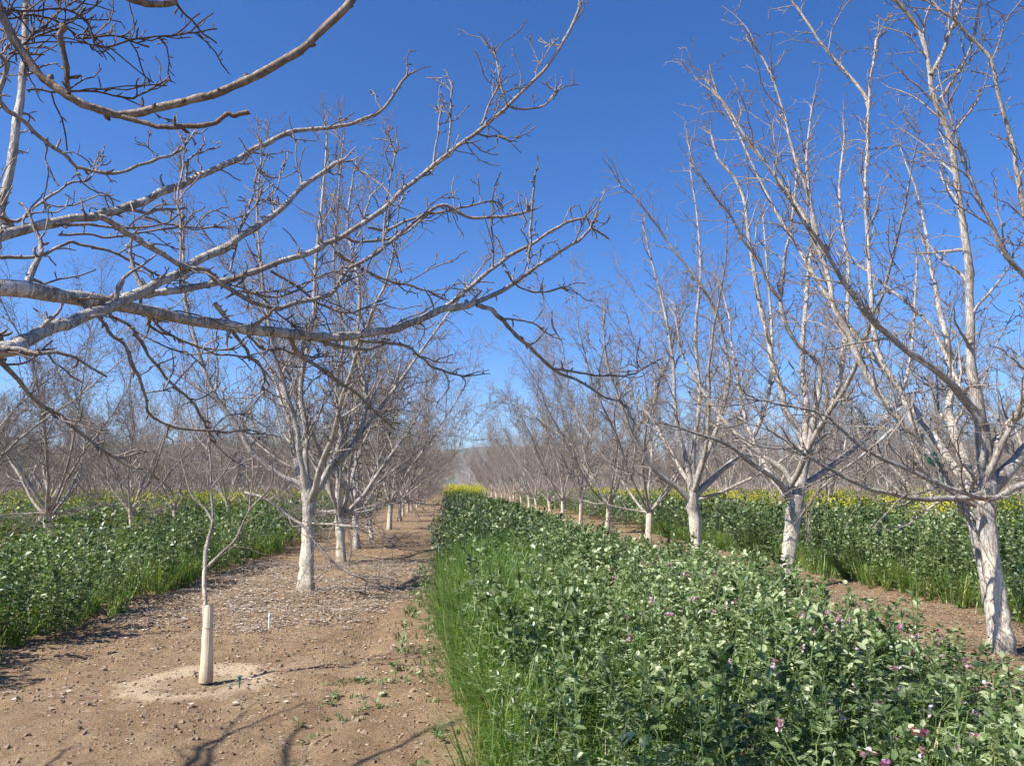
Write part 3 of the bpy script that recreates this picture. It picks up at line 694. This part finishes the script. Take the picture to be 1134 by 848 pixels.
def clod(seed):
    g = np.random.default_rng(seed); t = T(); c = np.array([(x, y, z) for z in (-.5, .5) for x, y in ((-1, -1), (1, -1), (1, 1), (-1, 1))], float)
    c[4:, :2] *= .55; c += g.normal(0, .22, c.shape); c *= .5
    t.add(c, [(4, 5, 6, 7), (0, 1, 5, 4), (1, 2, 6, 5), (2, 3, 7, 6), (3, 0, 4, 7)], 0, .5); return t.done()
def scatter(templates, xy, sc, shz=None, tilt=.0, g=rng, vshift=None, z=None):
    """returns arrays for one merged mesh"""
    ti = g.integers(0, len(templates), len(xy)); Vs, Fs, Ms, As = [], [], [], []; off = 0
    for k, (v, f, m, va) in enumerate(templates):
        idx = np.where(ti == k)[0]; n = len(idx)
        if not n: continue
        a = g.uniform(0, 6.28, n); ca, sa = np.cos(a)[:, None], np.sin(a)[:, None]; s = sc[idx][:, None]; hz = s if shz is None else shz[idx][:, None]
        V = np.empty((n, len(v), 3), np.float32)
        V[..., 0] = (v[:, 0] * ca - v[:, 1] * sa) * s; V[..., 1] = (v[:, 0] * sa + v[:, 1] * ca) * s; V[..., 2] = v[:, 2] * hz
        if tilt:
            tx, ty = g.normal(0, tilt, (2, n, 1)); V[..., 0] += V[..., 2] * tx; V[..., 1] += V[..., 2] * ty
        V[..., 0] += xy[idx, 0:1]; V[..., 1] += xy[idx, 1:2]
        if z is not None: V[..., 2] += z[idx][:, None]
        Vs.append(V.reshape(-1, 3)); Fs.append((f[None] + (np.arange(n) * len(v))[:, None, None]).reshape(-1, 4) + off); off += n * len(v)
        Ms.append(np.tile(m, n)); sh_ = g.normal(0, .13, n) if vshift is None else vshift[idx]
        As.append(np.clip(va[None] + sh_[:, None], 0, 1).ravel())
    return np.concatenate(Vs), np.concatenate(Fs), np.concatenate(Ms), np.concatenate(As)
def merge(parts, mats_off):
    Vs, Fs, Ms, As = [], [], [], []; off = 0
    for (V, Fq, Mi, A), mo in zip(parts, mats_off):
        Vs.append(V); Fs.append(Fq + off); Ms.append(Mi + mo); As.append(A); off += len(V)
    return np.concatenate(Vs), np.concatenate(Fs), np.concatenate(Ms), np.concatenate(As)
def stuff(name, parts, mats_off, mats, label, cat):
    V, Fq, Mi, A = merge(parts, mats_off)
    print(name, len(Fq))
    return tag(link(name, mesh_np(name, V, Fq, mats, Mi, {'var': ('FACE', A)})), label, cat, kind='stuff')

def vn(x, y, s, seed=0):
    """smooth value noise"""
    g = np.random.default_rng(seed); G = g.random((64, 64)); X = (x / s) % 63; Y = (y / s) % 63
    i, j = X.astype(int), Y.astype(int); fx, fy = X - i, Y - j; fx = fx * fx * (3 - 2 * fx); fy = fy * fy * (3 - 2 * fy)
    return (G[i, j] * (1 - fx) + G[i + 1, j] * fx) * (1 - fy) + (G[i, j + 1] * (1 - fx) + G[i + 1, j + 1] * fx) * fy
def rect(x0, x1, y0, y1, dens, jl=.0, jr=.0, seed=1):
    n = int((x1 - x0) * (y1 - y0) * dens); x = rng.uniform(x0 - .25, x1 + .25, n); y = rng.uniform(y0, y1, n)
    el = x0 + (np.interp(y, [4, 8, 14], [.28, .10, -.05]) if abs(x0) < .1 else 0) + (vn(y + 5, y * 0, .7, seed) - .5) * .35; er = x1 + (vn(y + 9, y * 0, .8, seed + 7) - .5) * .5
    k = (x > el) & (x < er); return np.stack([x[k], y[k]], 1)

def gz(x, y):
    near = np.clip((30 - np.hypot(x, y)) / 15, 0, 1)
    z = near * (.05 * (vn(x + 80, y + 80, .9, 1) - .5) + .035 * (vn(x + 80, y + 80, .28, 2) - .5) + .022 * (vn(x + 80, y + 80, .11, 3) - .5))
    z = z - near * .03 * (np.exp(-((x + .75 + .1 * vn(y + 50, y * 0, 3, 4)) / .13) ** 2) + np.exp(-((x + 3.35 + .1 * vn(y + 50, y * 0, 3, 14)) / .14) ** 2))
    d = np.hypot(x + 1.97, (y - 6.82)); return z + .02 * np.exp(-((d - .50) / .12) ** 2) - .02 * np.exp(-(d / .4) ** 2)
print('crops')
B0 = [bean(300 + i, .8, 0, False) for i in range(8)]
B1 = [bean(320 + i, .8, 1, False) for i in range(8)]
B2 = [bean(340 + i, .8, 2) for i in range(8)]
B3 = [bean(360 + i, .8, 3) for i in range(6)]
G0 = [grass(400 + i, .75, 22) for i in range(6)]
G1 = [grass(420 + i, .75, 30, .0045, .08) for i in range(6)]
MU = [mustard(440 + i, 1.4, 8, 1) for i in range(6)]
MG = [mustard(460 + i, 1.2, 2, 1) for i in range(6)]
BM = [M_BEAN, M_STEM, M_MAG, M_PINK, M_GRASS, M_DRY, M_MUST, M_YEL]
def lodded(x0, x1, ya, yb, hfun, seed, near=7, mid=17, d=(38, 34, 30, 12), end3=55, dv=0):
    parts = []
    for (a, b, T_, dn) in ((ya, near, B0, d[0]), (near, mid, B1, d[1]), (mid, end3, B2, d[2]), (end3, yb, B3, d[3])):
        a = max(a, ya); b = min(b, yb)
        if b <= a: continue
        xy = rect(x0, x1, a, b, dn, seed=seed)
        if seed == 21: xy = xy[rng.random(len(xy)) < np.interp(xy[:, 0] + .5 * (vn(xy[:, 0], xy[:, 1], .7, 3) - .5), [.3, 1.0], [.10, 1]) + np.clip((np.abs(xy[:, 1] - 8) - 4.2), 0, 1)]
        hh = hfun(xy[:, 0], xy[:, 1]) / .8
        hh *= rng.uniform(.8, 1.12, len(xy)) * (.70 + .58 * vn(xy[:, 0], xy[:, 1], .5, seed)); hh = np.maximum(hh, .2)
        parts.append(scatter(T_, xy, np.clip(hh, .75, 1.1), hh, .10, vshift=(vn(xy[:, 0] + 3, xy[:, 1], .9, seed + 3) - .5) * .7 + dv - (.14 if seed == 21 and a > 10 else 0) + rng.normal(0, .08, len(xy))))
    return parts
# middle strip
def h_mid(x, y):
    base = np.interp(x, [-.2, .6, 1.8, 3.5], [.72, .86, .80, .56]); near = np.interp(y, [1.3, 2.2, 3.4, 5, 8, 16], [.50, .62, .80, .92, 1.0, 1.06])
    bush = .34 * np.exp(-((x - 3.5) ** 2 / .3 + (y - 8.6) ** 2 / .6)) + .22 * np.exp(-((x - 1.9) ** 2 / .3 + (y - 5.2) ** 2 / .3)) + .38 * np.exp(-((x - 3.7) ** 2 / .3 + (y - 11.3) ** 2 / .4)) + .20 * np.exp(-((x - 3.2) ** 2 / .12 + (y - 7.2) ** 2 / .12))
    return base * near + bush
P_mid = lodded(.0, 3.42, 1.15, 52, h_mid, 21)
xy = rect(2.1, 3.62, 1.8, 12, 26, seed=26); P_mid.append(scatter(B0, xy, np.full(len(xy), 1.08), h_mid(xy[:, 0], xy[:, 1]) / .8 * rng.uniform(.7, 1.12, len(xy)) * (.8 + .4 * vn(xy[:, 0], xy[:, 1], .5, 27)), .16, vshift=rng.normal(.10, .12, len(xy))))
xy = np.concatenate([rng.normal((3.75, 8.6), (.22, .3), (26, 2)), rng.normal((3.8, 11.3), (.3, .3), (34, 2)), rng.normal((3.65, 6.3), (.2, .3), (14, 2))]); hh = rng.uniform(.6, .95, len(xy))
P_mid.append(scatter(B1, xy, np.ones(len(xy)), hh, .15))
def bloom(seed):
    g = np.random.default_rng(seed); t = T()
    for _ in range(3):
        q = np.array([g.normal(0, .014), g.normal(0, .014), g.uniform(-.02, .01)])
        for _k in range(3): leaf(t, g, q, g.normal(0, 1, 3) + [0, 0, .6], .022, .010, 3 if g.random() < .55 else 2)
    return t.done()
BL = [bloom(730 + i) for i in range(8)]
xy = rect(.9, 3.5, 1.6, 8.5, 26, seed=24); xy = xy[rng.random(len(xy)) < np.clip((xy[:, 0] - .8) / 1.6, .05, 1) * np.interp(xy[:, 1], [4, 8.5], [1, .35]) * 1.5 * vn(xy[:, 0], xy[:, 1], .6, 25)]
P_mid.append(scatter(BL, xy, rng.uniform(.7, 1.2, len(xy)), None, 0, vshift=rng.normal(0, .2, len(xy)), z=h_mid(xy[:, 0], xy[:, 1]) * (.70 + .58 * vn(xy[:, 0], xy[:, 1], .5, 21)) * rng.uniform(.86, 1.02, len(xy))))
VT = [vetch(700 + i, .8) for i in range(6)]
xy = rect(.3, 3.6, 1.6, 9, 34, seed=22); xy = xy[rng.random(len(xy)) < 1.3 * vn(xy[:, 0], xy[:, 1], .8, 23)]; hh = np.clip(h_mid(xy[:, 0], xy[:, 1]) / .8 * rng.uniform(.8, 1.15, len(xy)), .3, 1.4)
P_mid.append(scatter(VT, xy, np.ones(len(xy)), hh, .12, vshift=rng.normal(.12, .12, len(xy))))

# thin the beans where grass takes over is left to the mix; grass along the strip's edge
xy = rect(-.02, 1.35, 3.6, 13.5, 170, seed=31); k = rng.random(len(xy)) < np.interp(xy[:, 0], [-.1, .6, 1.3], [1, .9, .10]); xy = xy[k]
hg = np.interp(xy[:, 1], [3.5, 5, 9, 15], [.55, .8, 1.05, 1.0]) * rng.uniform(.6, 1.2, len(xy)) * np.interp(xy[:, 0], [-.1, .3, .6], [.7, 1, 1.1])
gp = scatter(G0, xy, np.ones(len(xy)), hg, .17)
xy = rect(.2, 2.8, 2.2, 8, 12, seed=32); gp2 = scatter(G0, xy, np.ones(len(xy)), rng.uniform(.6, .95, len(xy)), .12)
stuff('bean_crop', P_mid, [0] * len(P_mid), BM[:4], 'dense strip of flowering broad beans growing up the middle between the two tree rows', 'crop')
stuff('grass', [gp, gp2], [0, 0], [M_GRASS, M_DRY], 'tall thin green grass along the soil edge of the middle bean strip', 'grass')
xy = rect(-.05, 2.3, 46, 66, 11, seed=41); hm = rng.uniform(.62, .95, len(xy)) + .38 * vn(xy[:, 0], xy[:, 1], .5, 42)
stuff('mustard', [scatter(MU, xy, np.full(len(xy), 1.2), hm, .05)], [0], [M_MUST, M_YEL], 'bright yellow mustard patch in flower at the far end of the middle strip', 'mustard')
# left strip
h_l = lambda x, y: np.interp(x, [-7.8, -5.4, -4.2], [.50, .88, .86]) + 0 * y
PL = lodded(-7.9, -4.1, 6.2, 75, h_l, 51, 9, 18, (34, 30, 24, 10), 42, -.13)
xy = rect(-4.7, -4.0, 6.3, 26, 16, seed=52); gl = scatter(G1, xy, np.ones(len(xy)), rng.uniform(.5, .85, len(xy)), .2)
stuff('bean_crop', PL, [0] * len(PL), BM[:4], 'dark green bean crop filling the strip left of the path and sapling', 'crop')
stuff('grass', [gl], [0], [M_GRASS, M_DRY], 'grass tufts in the shaded edge of the left crop strip', 'grass')
# right strip
h_r = lambda x, y: np.interp(x, [6.5, 7.1, 11], [.60, .92, .98]) * (.85 + .3 * vn(x, y, 1.3, 67))
PR = lodded(6.62, 10.9, 6.8, 75, h_r, 61, 8, 18, (34, 32, 24, 10), 42)
xy = rect(6.6, 7.3, 7.0, 26, 42, seed=62); xy = xy[rng.random(len(xy)) < .35 + 1.0 * vn(xy[:, 0], xy[:, 1], .9, 66)]; gr = scatter(G1, xy, np.ones(len(xy)), rng.uniform(.35, .8, len(xy)), .25)
stuff('bean_crop', PR, [0] * len(PR), BM[:4], 'green crop strip behind the whitewashed trunks of the right row', 'crop')
xy = rect(9.3, 12.2, 11, 60, 8, seed=63); xy = xy[rng.random(len(xy)) < 1.5 * vn(xy[:, 0], xy[:, 1], 3, 64)]
xy = np.concatenate([xy, rect(-9.2, -7.2, 22, 60, 2.5, seed=65)])
stuff('mustard', [scatter(MU[:4] + MG[:3], xy, np.full(len(xy), 1.4), rng.uniform(.76, 1.0, len(xy)), .08)], [0], [M_MUST, M_YEL], 'loose yellow green mustard plants in flower behind the outer crop strips', 'mustard')
stuff('grass', [gr], [0], [M_GRASS, M_DRY], 'sunlit yellow green grass fringe at the foot of the right crop strip', 'grass')
# outer strips: beans with mustard coming through
parts, mo = [], []
for k in range(1, 7):
    for x0 in (-7.9 - 7.44 * k, 6.75 + 7.44 * k):
        y0 = max(8, abs(x0 if x0 > 0 else x0 + 3.8) / .8 - 2); dn = 14 if k < 3 else 8
        xy = rect(x0 - .3, x0 + 4.2, y0, 110, dn, seed=70 + k); parts.append(scatter(B3, xy, np.full(len(xy), .9), rng.uniform(.9, 1.25, len(xy)), .1, vshift=rng.normal(-.18, .12, len(xy)))); mo.append(0)
        xy = rect(x0 - .3, x0 + 4.2, y0, 90, dn * .55, seed=80 + k); kk = rng.random(len(xy)) < vn(xy[:, 0], xy[:, 1], 5, 90 + k) * 1.1; xy = xy[kk]
        parts.append(scatter(MG if x0 < 0 else MG * 2 + MU[:1], xy, np.full(len(xy), 1.5), rng.uniform(.8, 1.05, len(xy)), .08)); mo.append(6)
stuff('outer_crop', parts, mo, BM, 'yellow green crop strips with scattered mustard flowers between the outer tree rows', 'crop')

# ------------------------------------------------------------------ ground
def axis(breaks):
    out = [np.array([breaks[0][0]])]
    for (a, b, st) in breaks: out.append(np.linspace(a, b, max(2, int(round((b - a) / st)) + 1))[1:])
    return np.concatenate(out)
gx = axis([(-6000, -600, 900), (-600, -60, 60), (-60, -8, 2), (-8, -4.4, .25), (-4.4, .4, .045), (.4, 3.2, .3), (3.2, 6.8, .07), (6.8, 12, .4), (12, 60, 3), (60, 600, 60), (600, 6000, 900)])
gy = axis([(-300, -20, 40), (-20, 3, 1), (3, 9, .045), (9, 16, .1), (16, 40, .4), (40, 120, 2), (120, 600, 40), (600, 6000, 900)])
X, Y = np.meshgrid(gx, gy, indexing='ij')
Z = gz(X, Y)
V = np.stack([X, Y, Z], -1).reshape(-1, 3); nx, ny = len(gx), len(gy)
I = (np.arange(nx - 1)[:, None] * ny + np.arange(ny - 1)[None]).ravel()
gF = np.stack([I, I + ny, I + ny + 1, I + 1], 1)
m, nt, b = new_mat('orchard_soil')
tc = N(nt, 'ShaderNodeTexCoord').outputs['Object']
n1 = noise(nt, .55, 5, .6, tc); n2 = noise(nt, 7, 6, .7, tc); n3 = noise(nt, 45, 5, .75, tc); n4 = noise(nt, 2.2, 4, .6, tc, .5)
c = mix(nt, ramp(nt, n1, [(.3, 0), (.7, 1)]), (.34, .235, .145), (.44, .315, .20))
c = mix(nt, ramp(nt, n4, [(.42, 0), (.66, .5)]), c, (.52, .39, .26))
c = mix(nt, ramp(nt, n2, [(.32, .65), (.5, 0)]), c, (.20, .135, .09))
c = mix(nt, ramp(nt, n3, [(.30, .7), (.42, 0), (.62, 0), (.74, .55)]), c, (.24, .17, .12))
c = mix(nt, ramp(nt, n3, [(.60, 0), (.72, .5)]), c, (.52, .42, .31))
c = mix(nt, ramp(nt, noise(nt, 1.1, 5, .7, tc, 1.5), [(.46, 0), (.62, .55)]), c, (.25, .165, .10))
vd = N(nt, 'ShaderNodeVectorMath', operation='DISTANCE'); vd.inputs[1].default_value = (-2.02, 6.80, 0); nt.links.new(tc, vd.inputs[0])
rd = math_(nt, 'ADD', vd.outputs['Value'], math_(nt, 'MULTIPLY', math_(nt, 'SUBTRACT', noise(nt, 3.2, 4, .65, tc), .5), .8))
ring = ramp(nt, rd, [(.10, .15), (.28, .2), (.40, .95), (.52, .95), (.68, 0)])
c = mix(nt, ring, c, (.66, .52, .36))
hsn = N(nt, 'ShaderNodeHueSaturation'); hsn.inputs['Saturation'].default_value = 1.12; hsn.inputs['Value'].default_value = .84; nt.links.new(c, hsn.inputs['Color']); c = hsn.outputs[0]
nt.links.new(c, b.inputs['Base Color']); b.inputs['Roughness'].default_value = .95; b.inputs['Specular IOR Level'].default_value = .15
bump(nt, b, math_(nt, 'ADD', math_(nt, 'MULTIPLY', n2, 1.5), n3), .9, .03)
tag(link('ground', mesh_np('ground', V, gF, [m], None, None, True)), 'bare tan orchard soil of the path and between the strips', 'ground', kind='structure')

FL = [flake(500 + i) for i in range(6)]; CL = [clod(520 + i) for i in range(8)]
def pts(n, x0, x1, y0, y1, p=None):
    x = rng.uniform(x0, x1, n); y = rng.uniform(y0, y1, n)
    if p is not None: k = rng.random(n) < p(x, y); x, y = x[k], y[k]
    return np.stack([x, y], 1)
parts = []
def litter_p(x, y):
    e = 8.75 + (vn(x + 50, y, .5, 7) - .5) * 1.8 + (vn(x + 50, y, .15, 17) - .5) * .8 + np.clip(x + 1.5, 0, 1.5) * 2.4 + np.clip(-2.6 - x, 0, 2) * .3
    return np.where(y > e, (.15 + .85 * vn(x + 50, y, 1.1, 8)) * (.3 + .7 * vn(x + 50, y, .22, 18)) * 1.25, .02)
xy = pts(120000, -4.2, -.05, 6, 17, litter_p); parts.append(scatter(FL, xy, (.012 + .045 * rng.random(len(xy)) ** 1.8), None, .3, vshift=rng.normal(.05, .26, len(xy)), z=gz(xy[:, 0], xy[:, 1]) + rng.uniform(.0, .02, len(xy))))
xy = pts(9000, -4.2, -.05, 17, 45); parts.append(scatter(FL, xy, rng.uniform(.03, .07, len(xy)), None, .3, vshift=rng.normal(0, .24, len(xy)), z=gz(xy[:, 0], xy[:, 1]) + rng.uniform(.0, .02, len(xy))))
xy = pts(60000, 3.3, 6.9, 4.5, 24, lambda x, y: .15 + .85 * vn(x, y, .7, 9)); parts.append(scatter(FL, xy, rng.uniform(.014, .045, len(xy)), None, .3, vshift=rng.normal(-.17, .26, len(xy)), z=gz(xy[:, 0], xy[:, 1]) + rng.uniform(.0, .02, len(xy))))
xy = pts(2200, -4.4, .1, 3.6, 9); parts.append(scatter(FL, xy, rng.uniform(.01, .03, len(xy)), None, .3, vshift=rng.normal(-.05, .25, len(xy)), z=gz(xy[:, 0], xy[:, 1]) + rng.uniform(.0, .015, len(xy))))
xy = pts(2500, -4.9, -3.9, 5.5, 12); parts.append(scatter(FL, xy, rng.uniform(.01, .04, len(xy)), None, .3, vshift=rng.normal(-.2, .25, len(xy)), z=gz(xy[:, 0], xy[:, 1]) + rng.uniform(.0, .015, len(xy))))
stuff('leaf_litter', parts, [0] * len(parts), [M_LITTER], 'grey brown flakes of dry leaf and husk litter under the tree rows', 'leaf litter')
parts = []
xy = pts(24000, -5, .3, 3.6, 12, lambda x, y: .2 + .8 * vn(x + 20, y, .8, 10)); parts.append(scatter(CL, xy, .006 + .036 * rng.random(len(xy)) ** 5, None, .2, vshift=rng.normal(0, .2, len(xy)), z=gz(xy[:, 0], xy[:, 1]) + rng.uniform(-.004, .008, len(xy))))
xy = pts(9000, 3.0, 6.9, 5, 18); parts.append(scatter(CL, xy, .01 + .035 * rng.random(len(xy)) ** 3, None, .2, vshift=rng.normal(-.1, .2, len(xy)), z=gz(xy[:, 0], xy[:, 1]) + rng.uniform(-.004, .008, len(xy))))
stuff('soil_clods', parts, [0] * len(parts), [M_CLOD], 'small crumbs and clods of dry tan soil on the path', 'soil clods')
WD = [grass(540 + i, .07, 9, .006, .05) for i in range(4)] + [bean(550 + i, .09, 1) for i in range(3)]
xy = pts(520, -1.3, .3, 3.9, 7.5, lambda x, y: np.clip((x + 1.3) / 1.4, 0, 1) * (vn(x + 9, y, .35, 12) > .5)); s = rng.uniform(.35, .8, len(xy))
xy2 = pts(120, -.5, .1, 7, 16); s2 = rng.uniform(.7, 1.3, len(xy2))
stuff('weeds', [scatter(WD, xy, s, s * .8, .2, z=gz(xy[:, 0], xy[:, 1])), scatter(WD, xy2, s2, s2, .2, z=gz(xy2[:, 0], xy2[:, 1]))], [0, 0], [M_BEAN, M_STEM, M_MAG, M_PINK], 'low green weed seedlings on the path soil beside the grass edge', 'weeds')

# path stick, and dark sticks added where only branch shadows lie under right trees
for i, (px, py, L, az, lab) in enumerate(((700, 0, 0, 0, ''),)): pass
for (x, y, L, az, lab) in ((4.55, 8.9, .9, .35, 'crooked stick added in place of a branch shadow beside the thickest right trunk'), (-.75, 14.6, .5, .1, 'short dark fallen stick on the path between the left row and the crop'), (4.2, 10.9, .6, -.4, 'thin stick standing in for a branch shadow below the forked right trunk')):
    g = np.random.default_rng(int(L * 100)); st = grow(g, np.zeros(3), np.array([math.cos(az), math.sin(az), .0]), L, .011, .005, 8, .12, 0); st[0][:, 2] = .012 + np.abs(st[0][:, 2]) * .15
    br = branches(g, st, .25, (.1, .3), .006, (30, 60), 4, .2, .15, .0, .003)
    for q in br: q[0][:, 2] = np.clip(q[0][:, 2], .008, .05)
    tag(link('stick_and_shadow_stick', tubes([st] + br, 'stick_and_shadow_stick', M_BROWN, SIDES), None, (x, y, .015)), lab, 'stick', 'fallen sticks')

# ------------------------------------------------------------------ small things
def lathe(prof, s=14):
    V = []; Fq = []
    for r, z in prof: V += [(r * math.cos(k * 2 * math.pi / s), r * math.sin(k * 2 * math.pi / s), z) for k in range(s)]
    for i in range(len(prof) - 1):
        for k in range(s): Fq.append((i * s + k, i * s + (k + 1) % s, (i + 1) * s + (k + 1) % s, (i + 1) * s + k))
    return np.array(V), np.array(Fq)
M_WHITE = simple('white_plastic', (.78, .77, .72), .45, 30, .05)
M_GREEN = simple('green_plastic', (.035, .17, .11), .4, 30, .15)
M_TEAL = simple('teal_tape', (.10, .33, .26), .4, 20, .25)
b = U(298, 696, 9.07); b[2] = 0
t = empty('marker_stake', tuple(b)); tag(t, 'short white marker stake standing in the leaf litter behind the sapling', 'stake')
v, f = lathe([(.002, -.05), (.012, -.02), (.013, .165), (.012, .170), (.0, .171)], 10); link('stake', mesh_np('stake', v, f, [M_WHITE]), t)
v, f = lathe([(.0165, .13), (.0165, .155), (.013, .157)], 10); link('collar', mesh_np('collar', v, f, [M_WHITE]), t)
b = U(265, 760, 6.56); b[2] = 0
t = empty('sprinkler_stake', tuple(b)); tag(t, 'tiny green plastic sprinkler stake on the soil by the guarded sapling', 'sprinkler')
v, f = lathe([(.001, -.04), (.007, 0), (.006, .05), (.012, .055), (.012, .065), (.0, .066)], 10); link('stake', mesh_np('stake', v, f, [M_GREEN]), t)
v, f = lathe([(.008, .068), (.022, .075), (.024, .082), (.010, .086), (.0, .09)], 12); link('cap', mesh_np('cap', v, f, [M_GREEN]), t)
tube = grow(np.random.default_rng(3), np.array([.008, 0, .03]), np.array([-1., .2, -.1]), .16, .004, .004, 8, .2, -.6); tube[0][:, 2] = np.clip(tube[0][:, 2], .006, 1)
link('hose', tubes([tube], 'hose', M_GREEN, lambda r: 6), t)
# green tie on the leaning limb of the nearest right tree
c0, c1 = U(1030, 503, 7.31), U(1048, 533, 7.31); ax = nrm(c1 - c0)
t = empty('tree_tie', tuple(c0)); tag(t, 'green plastic tie wound on a leaning limb of the thickest tree', 'tie')
x_ = nrm(np.cross(ax, [0, 1, 0])); y_ = np.cross(ax, x_)
V = []; Fq = []; s = 16
for k, (q, rad) in enumerate([(0, .052), (.018, .056), (.06, .057), (.08, .053)]):
    V += [ax * q + rad * (math.cos(a * 2 * math.pi / s) * x_ + math.sin(a * 2 * math.pi / s) * y_) for a in range(s)]
for i in range(3):
    for k in range(s): Fq.append((i * s + k, i * s + (k + 1) % s, (i + 1) * s + (k + 1) % s, (i + 1) * s + k))
link('band', mesh_np('band', np.array(V), np.array(Fq), [M_GREEN], None, None, True), t)
line = [ax * (.08 + .05 * i) + y_ * -.053 + x_ * .012 * math.sin(i * 1.3) + (0, -.004, 0) for i in range(8)]
V = []; Fq = []
for i, p in enumerate(line):
    w = .013 + .005 * math.sin(i * 2.1); V += [p - x_ * w, p + x_ * w, p + x_ * w + y_ * -.003, p - x_ * w + y_ * -.003]
for i in range(7):
    for a, b_ in ((0, 1), (1, 2), (2, 3), (3, 0)): Fq.append((4 * i + a, 4 * i + b_, 4 * i + 4 + b_, 4 * i + 4 + a))
link('strip', mesh_np('strip', np.array(V), np.array(Fq), [M_TEAL]), t)

# ------------------------------------------------------------------ hills
hx = np.linspace(-4200, 5200, 180); hy = np.linspace(0, 1, 16)
HX, HT = np.meshgrid(hx, hy, indexing='ij')
ridge = 105 + 75 * vn(HX + 9000, HX * 0, 800, 5) + 35 * vn(HX + 9000, HX * 0, 230, 6) - 60 * np.clip((HX - 250) / 900, 0, 1)
HZ = ridge * np.sin(HT * math.pi) ** .8 * (.85 + .3 * vn(HX + 9000, HT * 900 + 50, 160, 8)) - 4
HY = 3000 + HT * 1300
V = np.stack([HX, HY, HZ], -1).reshape(-1, 3); nx, ny = HX.shape
I = (np.arange(nx - 1)[:, None] * ny + np.arange(ny - 1)[None]).ravel()
m, nt, b = new_mat('hill_scrub'); tc = N(nt, 'ShaderNodeTexCoord').outputs['Object']
nt.links.new(mix(nt, ramp(nt, noise(nt, .006, 6, .65, tc), [(.4, 0), (.6, 1)]), (.06, .08, .045), (.17, .16, .09)), b.inputs['Base Color']); b.inputs['Roughness'].default_value = .95
tag(link('hills', mesh_np('hills', V, np.stack([I, I + ny, I + ny + 1, I + 1], 1), [m], None, None, True)), 'low blue hills on the horizon at the end of the path', 'hills', kind='structure')

# haze
HAZE = True
if HAZE:
    x0, x1, y0, y1, z0, z1 = -6050, 6050, -350, 6050, -7, 330
    V = np.array([(x, y, z) for z in (z0, z1) for x, y in ((x0, y0), (x1, y0), (x1, y1), (x0, y1))])
    Fq = np.array([(3, 2, 1, 0), (4, 5, 6, 7), (0, 1, 5, 4), (1, 2, 6, 5), (2, 3, 7, 6), (3, 0, 4, 7)])
    m = bpy.data.materials.new('haze'); m.use_nodes = True; nt = m.node_tree; nt.nodes.clear()
    o_ = nt.nodes.new('ShaderNodeOutputMaterial'); v_ = nt.nodes.new('ShaderNodeVolumePrincipled')
    v_.inputs['Color'].default_value = (.72, .82, .95, 1); v_.inputs['Density'].default_value = .00010; v_.inputs['Anisotropy'].default_value = .2
    nt.links.new(v_.outputs[0], o_.inputs['Volume'])
    tag(link('haze', mesh_np('haze', V, Fq, [m])), 'thin pale air haze in front of the far hills', 'haze', kind='stuff')

# ------------------------------------------------------------------ light
EL = R(46); sd = nrm(np.array([-.92, -.38])); S = Vector((sd[0] * math.cos(EL), sd[1] * math.cos(EL), math.sin(EL)))
w = bpy.data.worlds.new('World'); scn.world = w; w.use_nodes = True; nt = w.node_tree
sky = nt.nodes.new('ShaderNodeTexSky'); sky.sky_type = 'NISHITA'; sky.sun_disc = False
sky.sun_elevation = EL; sky.sun_rotation = math.atan2(S.x, S.y); sky.altitude = 2500; sky.air_density = 1.0; sky.dust_density = 1.2; sky.ozone_density = 4.5
bg = nt.nodes['Background']; bg.inputs['Strength'].default_value = .108
hs = nt.nodes.new('ShaderNodeHueSaturation'); hs.inputs['Saturation'].default_value = 1.26; hs.inputs['Hue'].default_value = .508; hs.inputs['Value'].default_value = 1.08; nt.links.new(sky.outputs[0], hs.inputs['Color']); nt.links.new(hs.outputs[0], bg.inputs[0])
sl = bpy.data.lights.new('sun', 'SUN'); sl.energy = 5.0; sl.angle = R(.55); sl.color = (1, .95, .87)
so = bpy.data.objects.new('sun', sl); COL.objects.link(so); so.rotation_euler = (-S).to_track_quat('-Z', 'Y').to_euler()
vs = scn.view_settings; vs.view_transform = 'Standard'; vs.look = 'None'; vs.exposure = .80; vs.gamma = 1; vs.use_curve_mapping = False
cy = scn.cycles; cy.max_bounces = 6; cy.diffuse_bounces = 1; cy.glossy_bounces = 2; cy.transmission_bounces = 3; cy.volume_bounces = 0; cy.transparent_max_bounces = 4
cy.use_denoising = True; cy.denoiser = 'OPENIMAGEDENOISE'; cy.denoising_input_passes = 'RGB_ALBEDO_NORMAL'; cy.denoising_prefilter = 'ACCURATE'
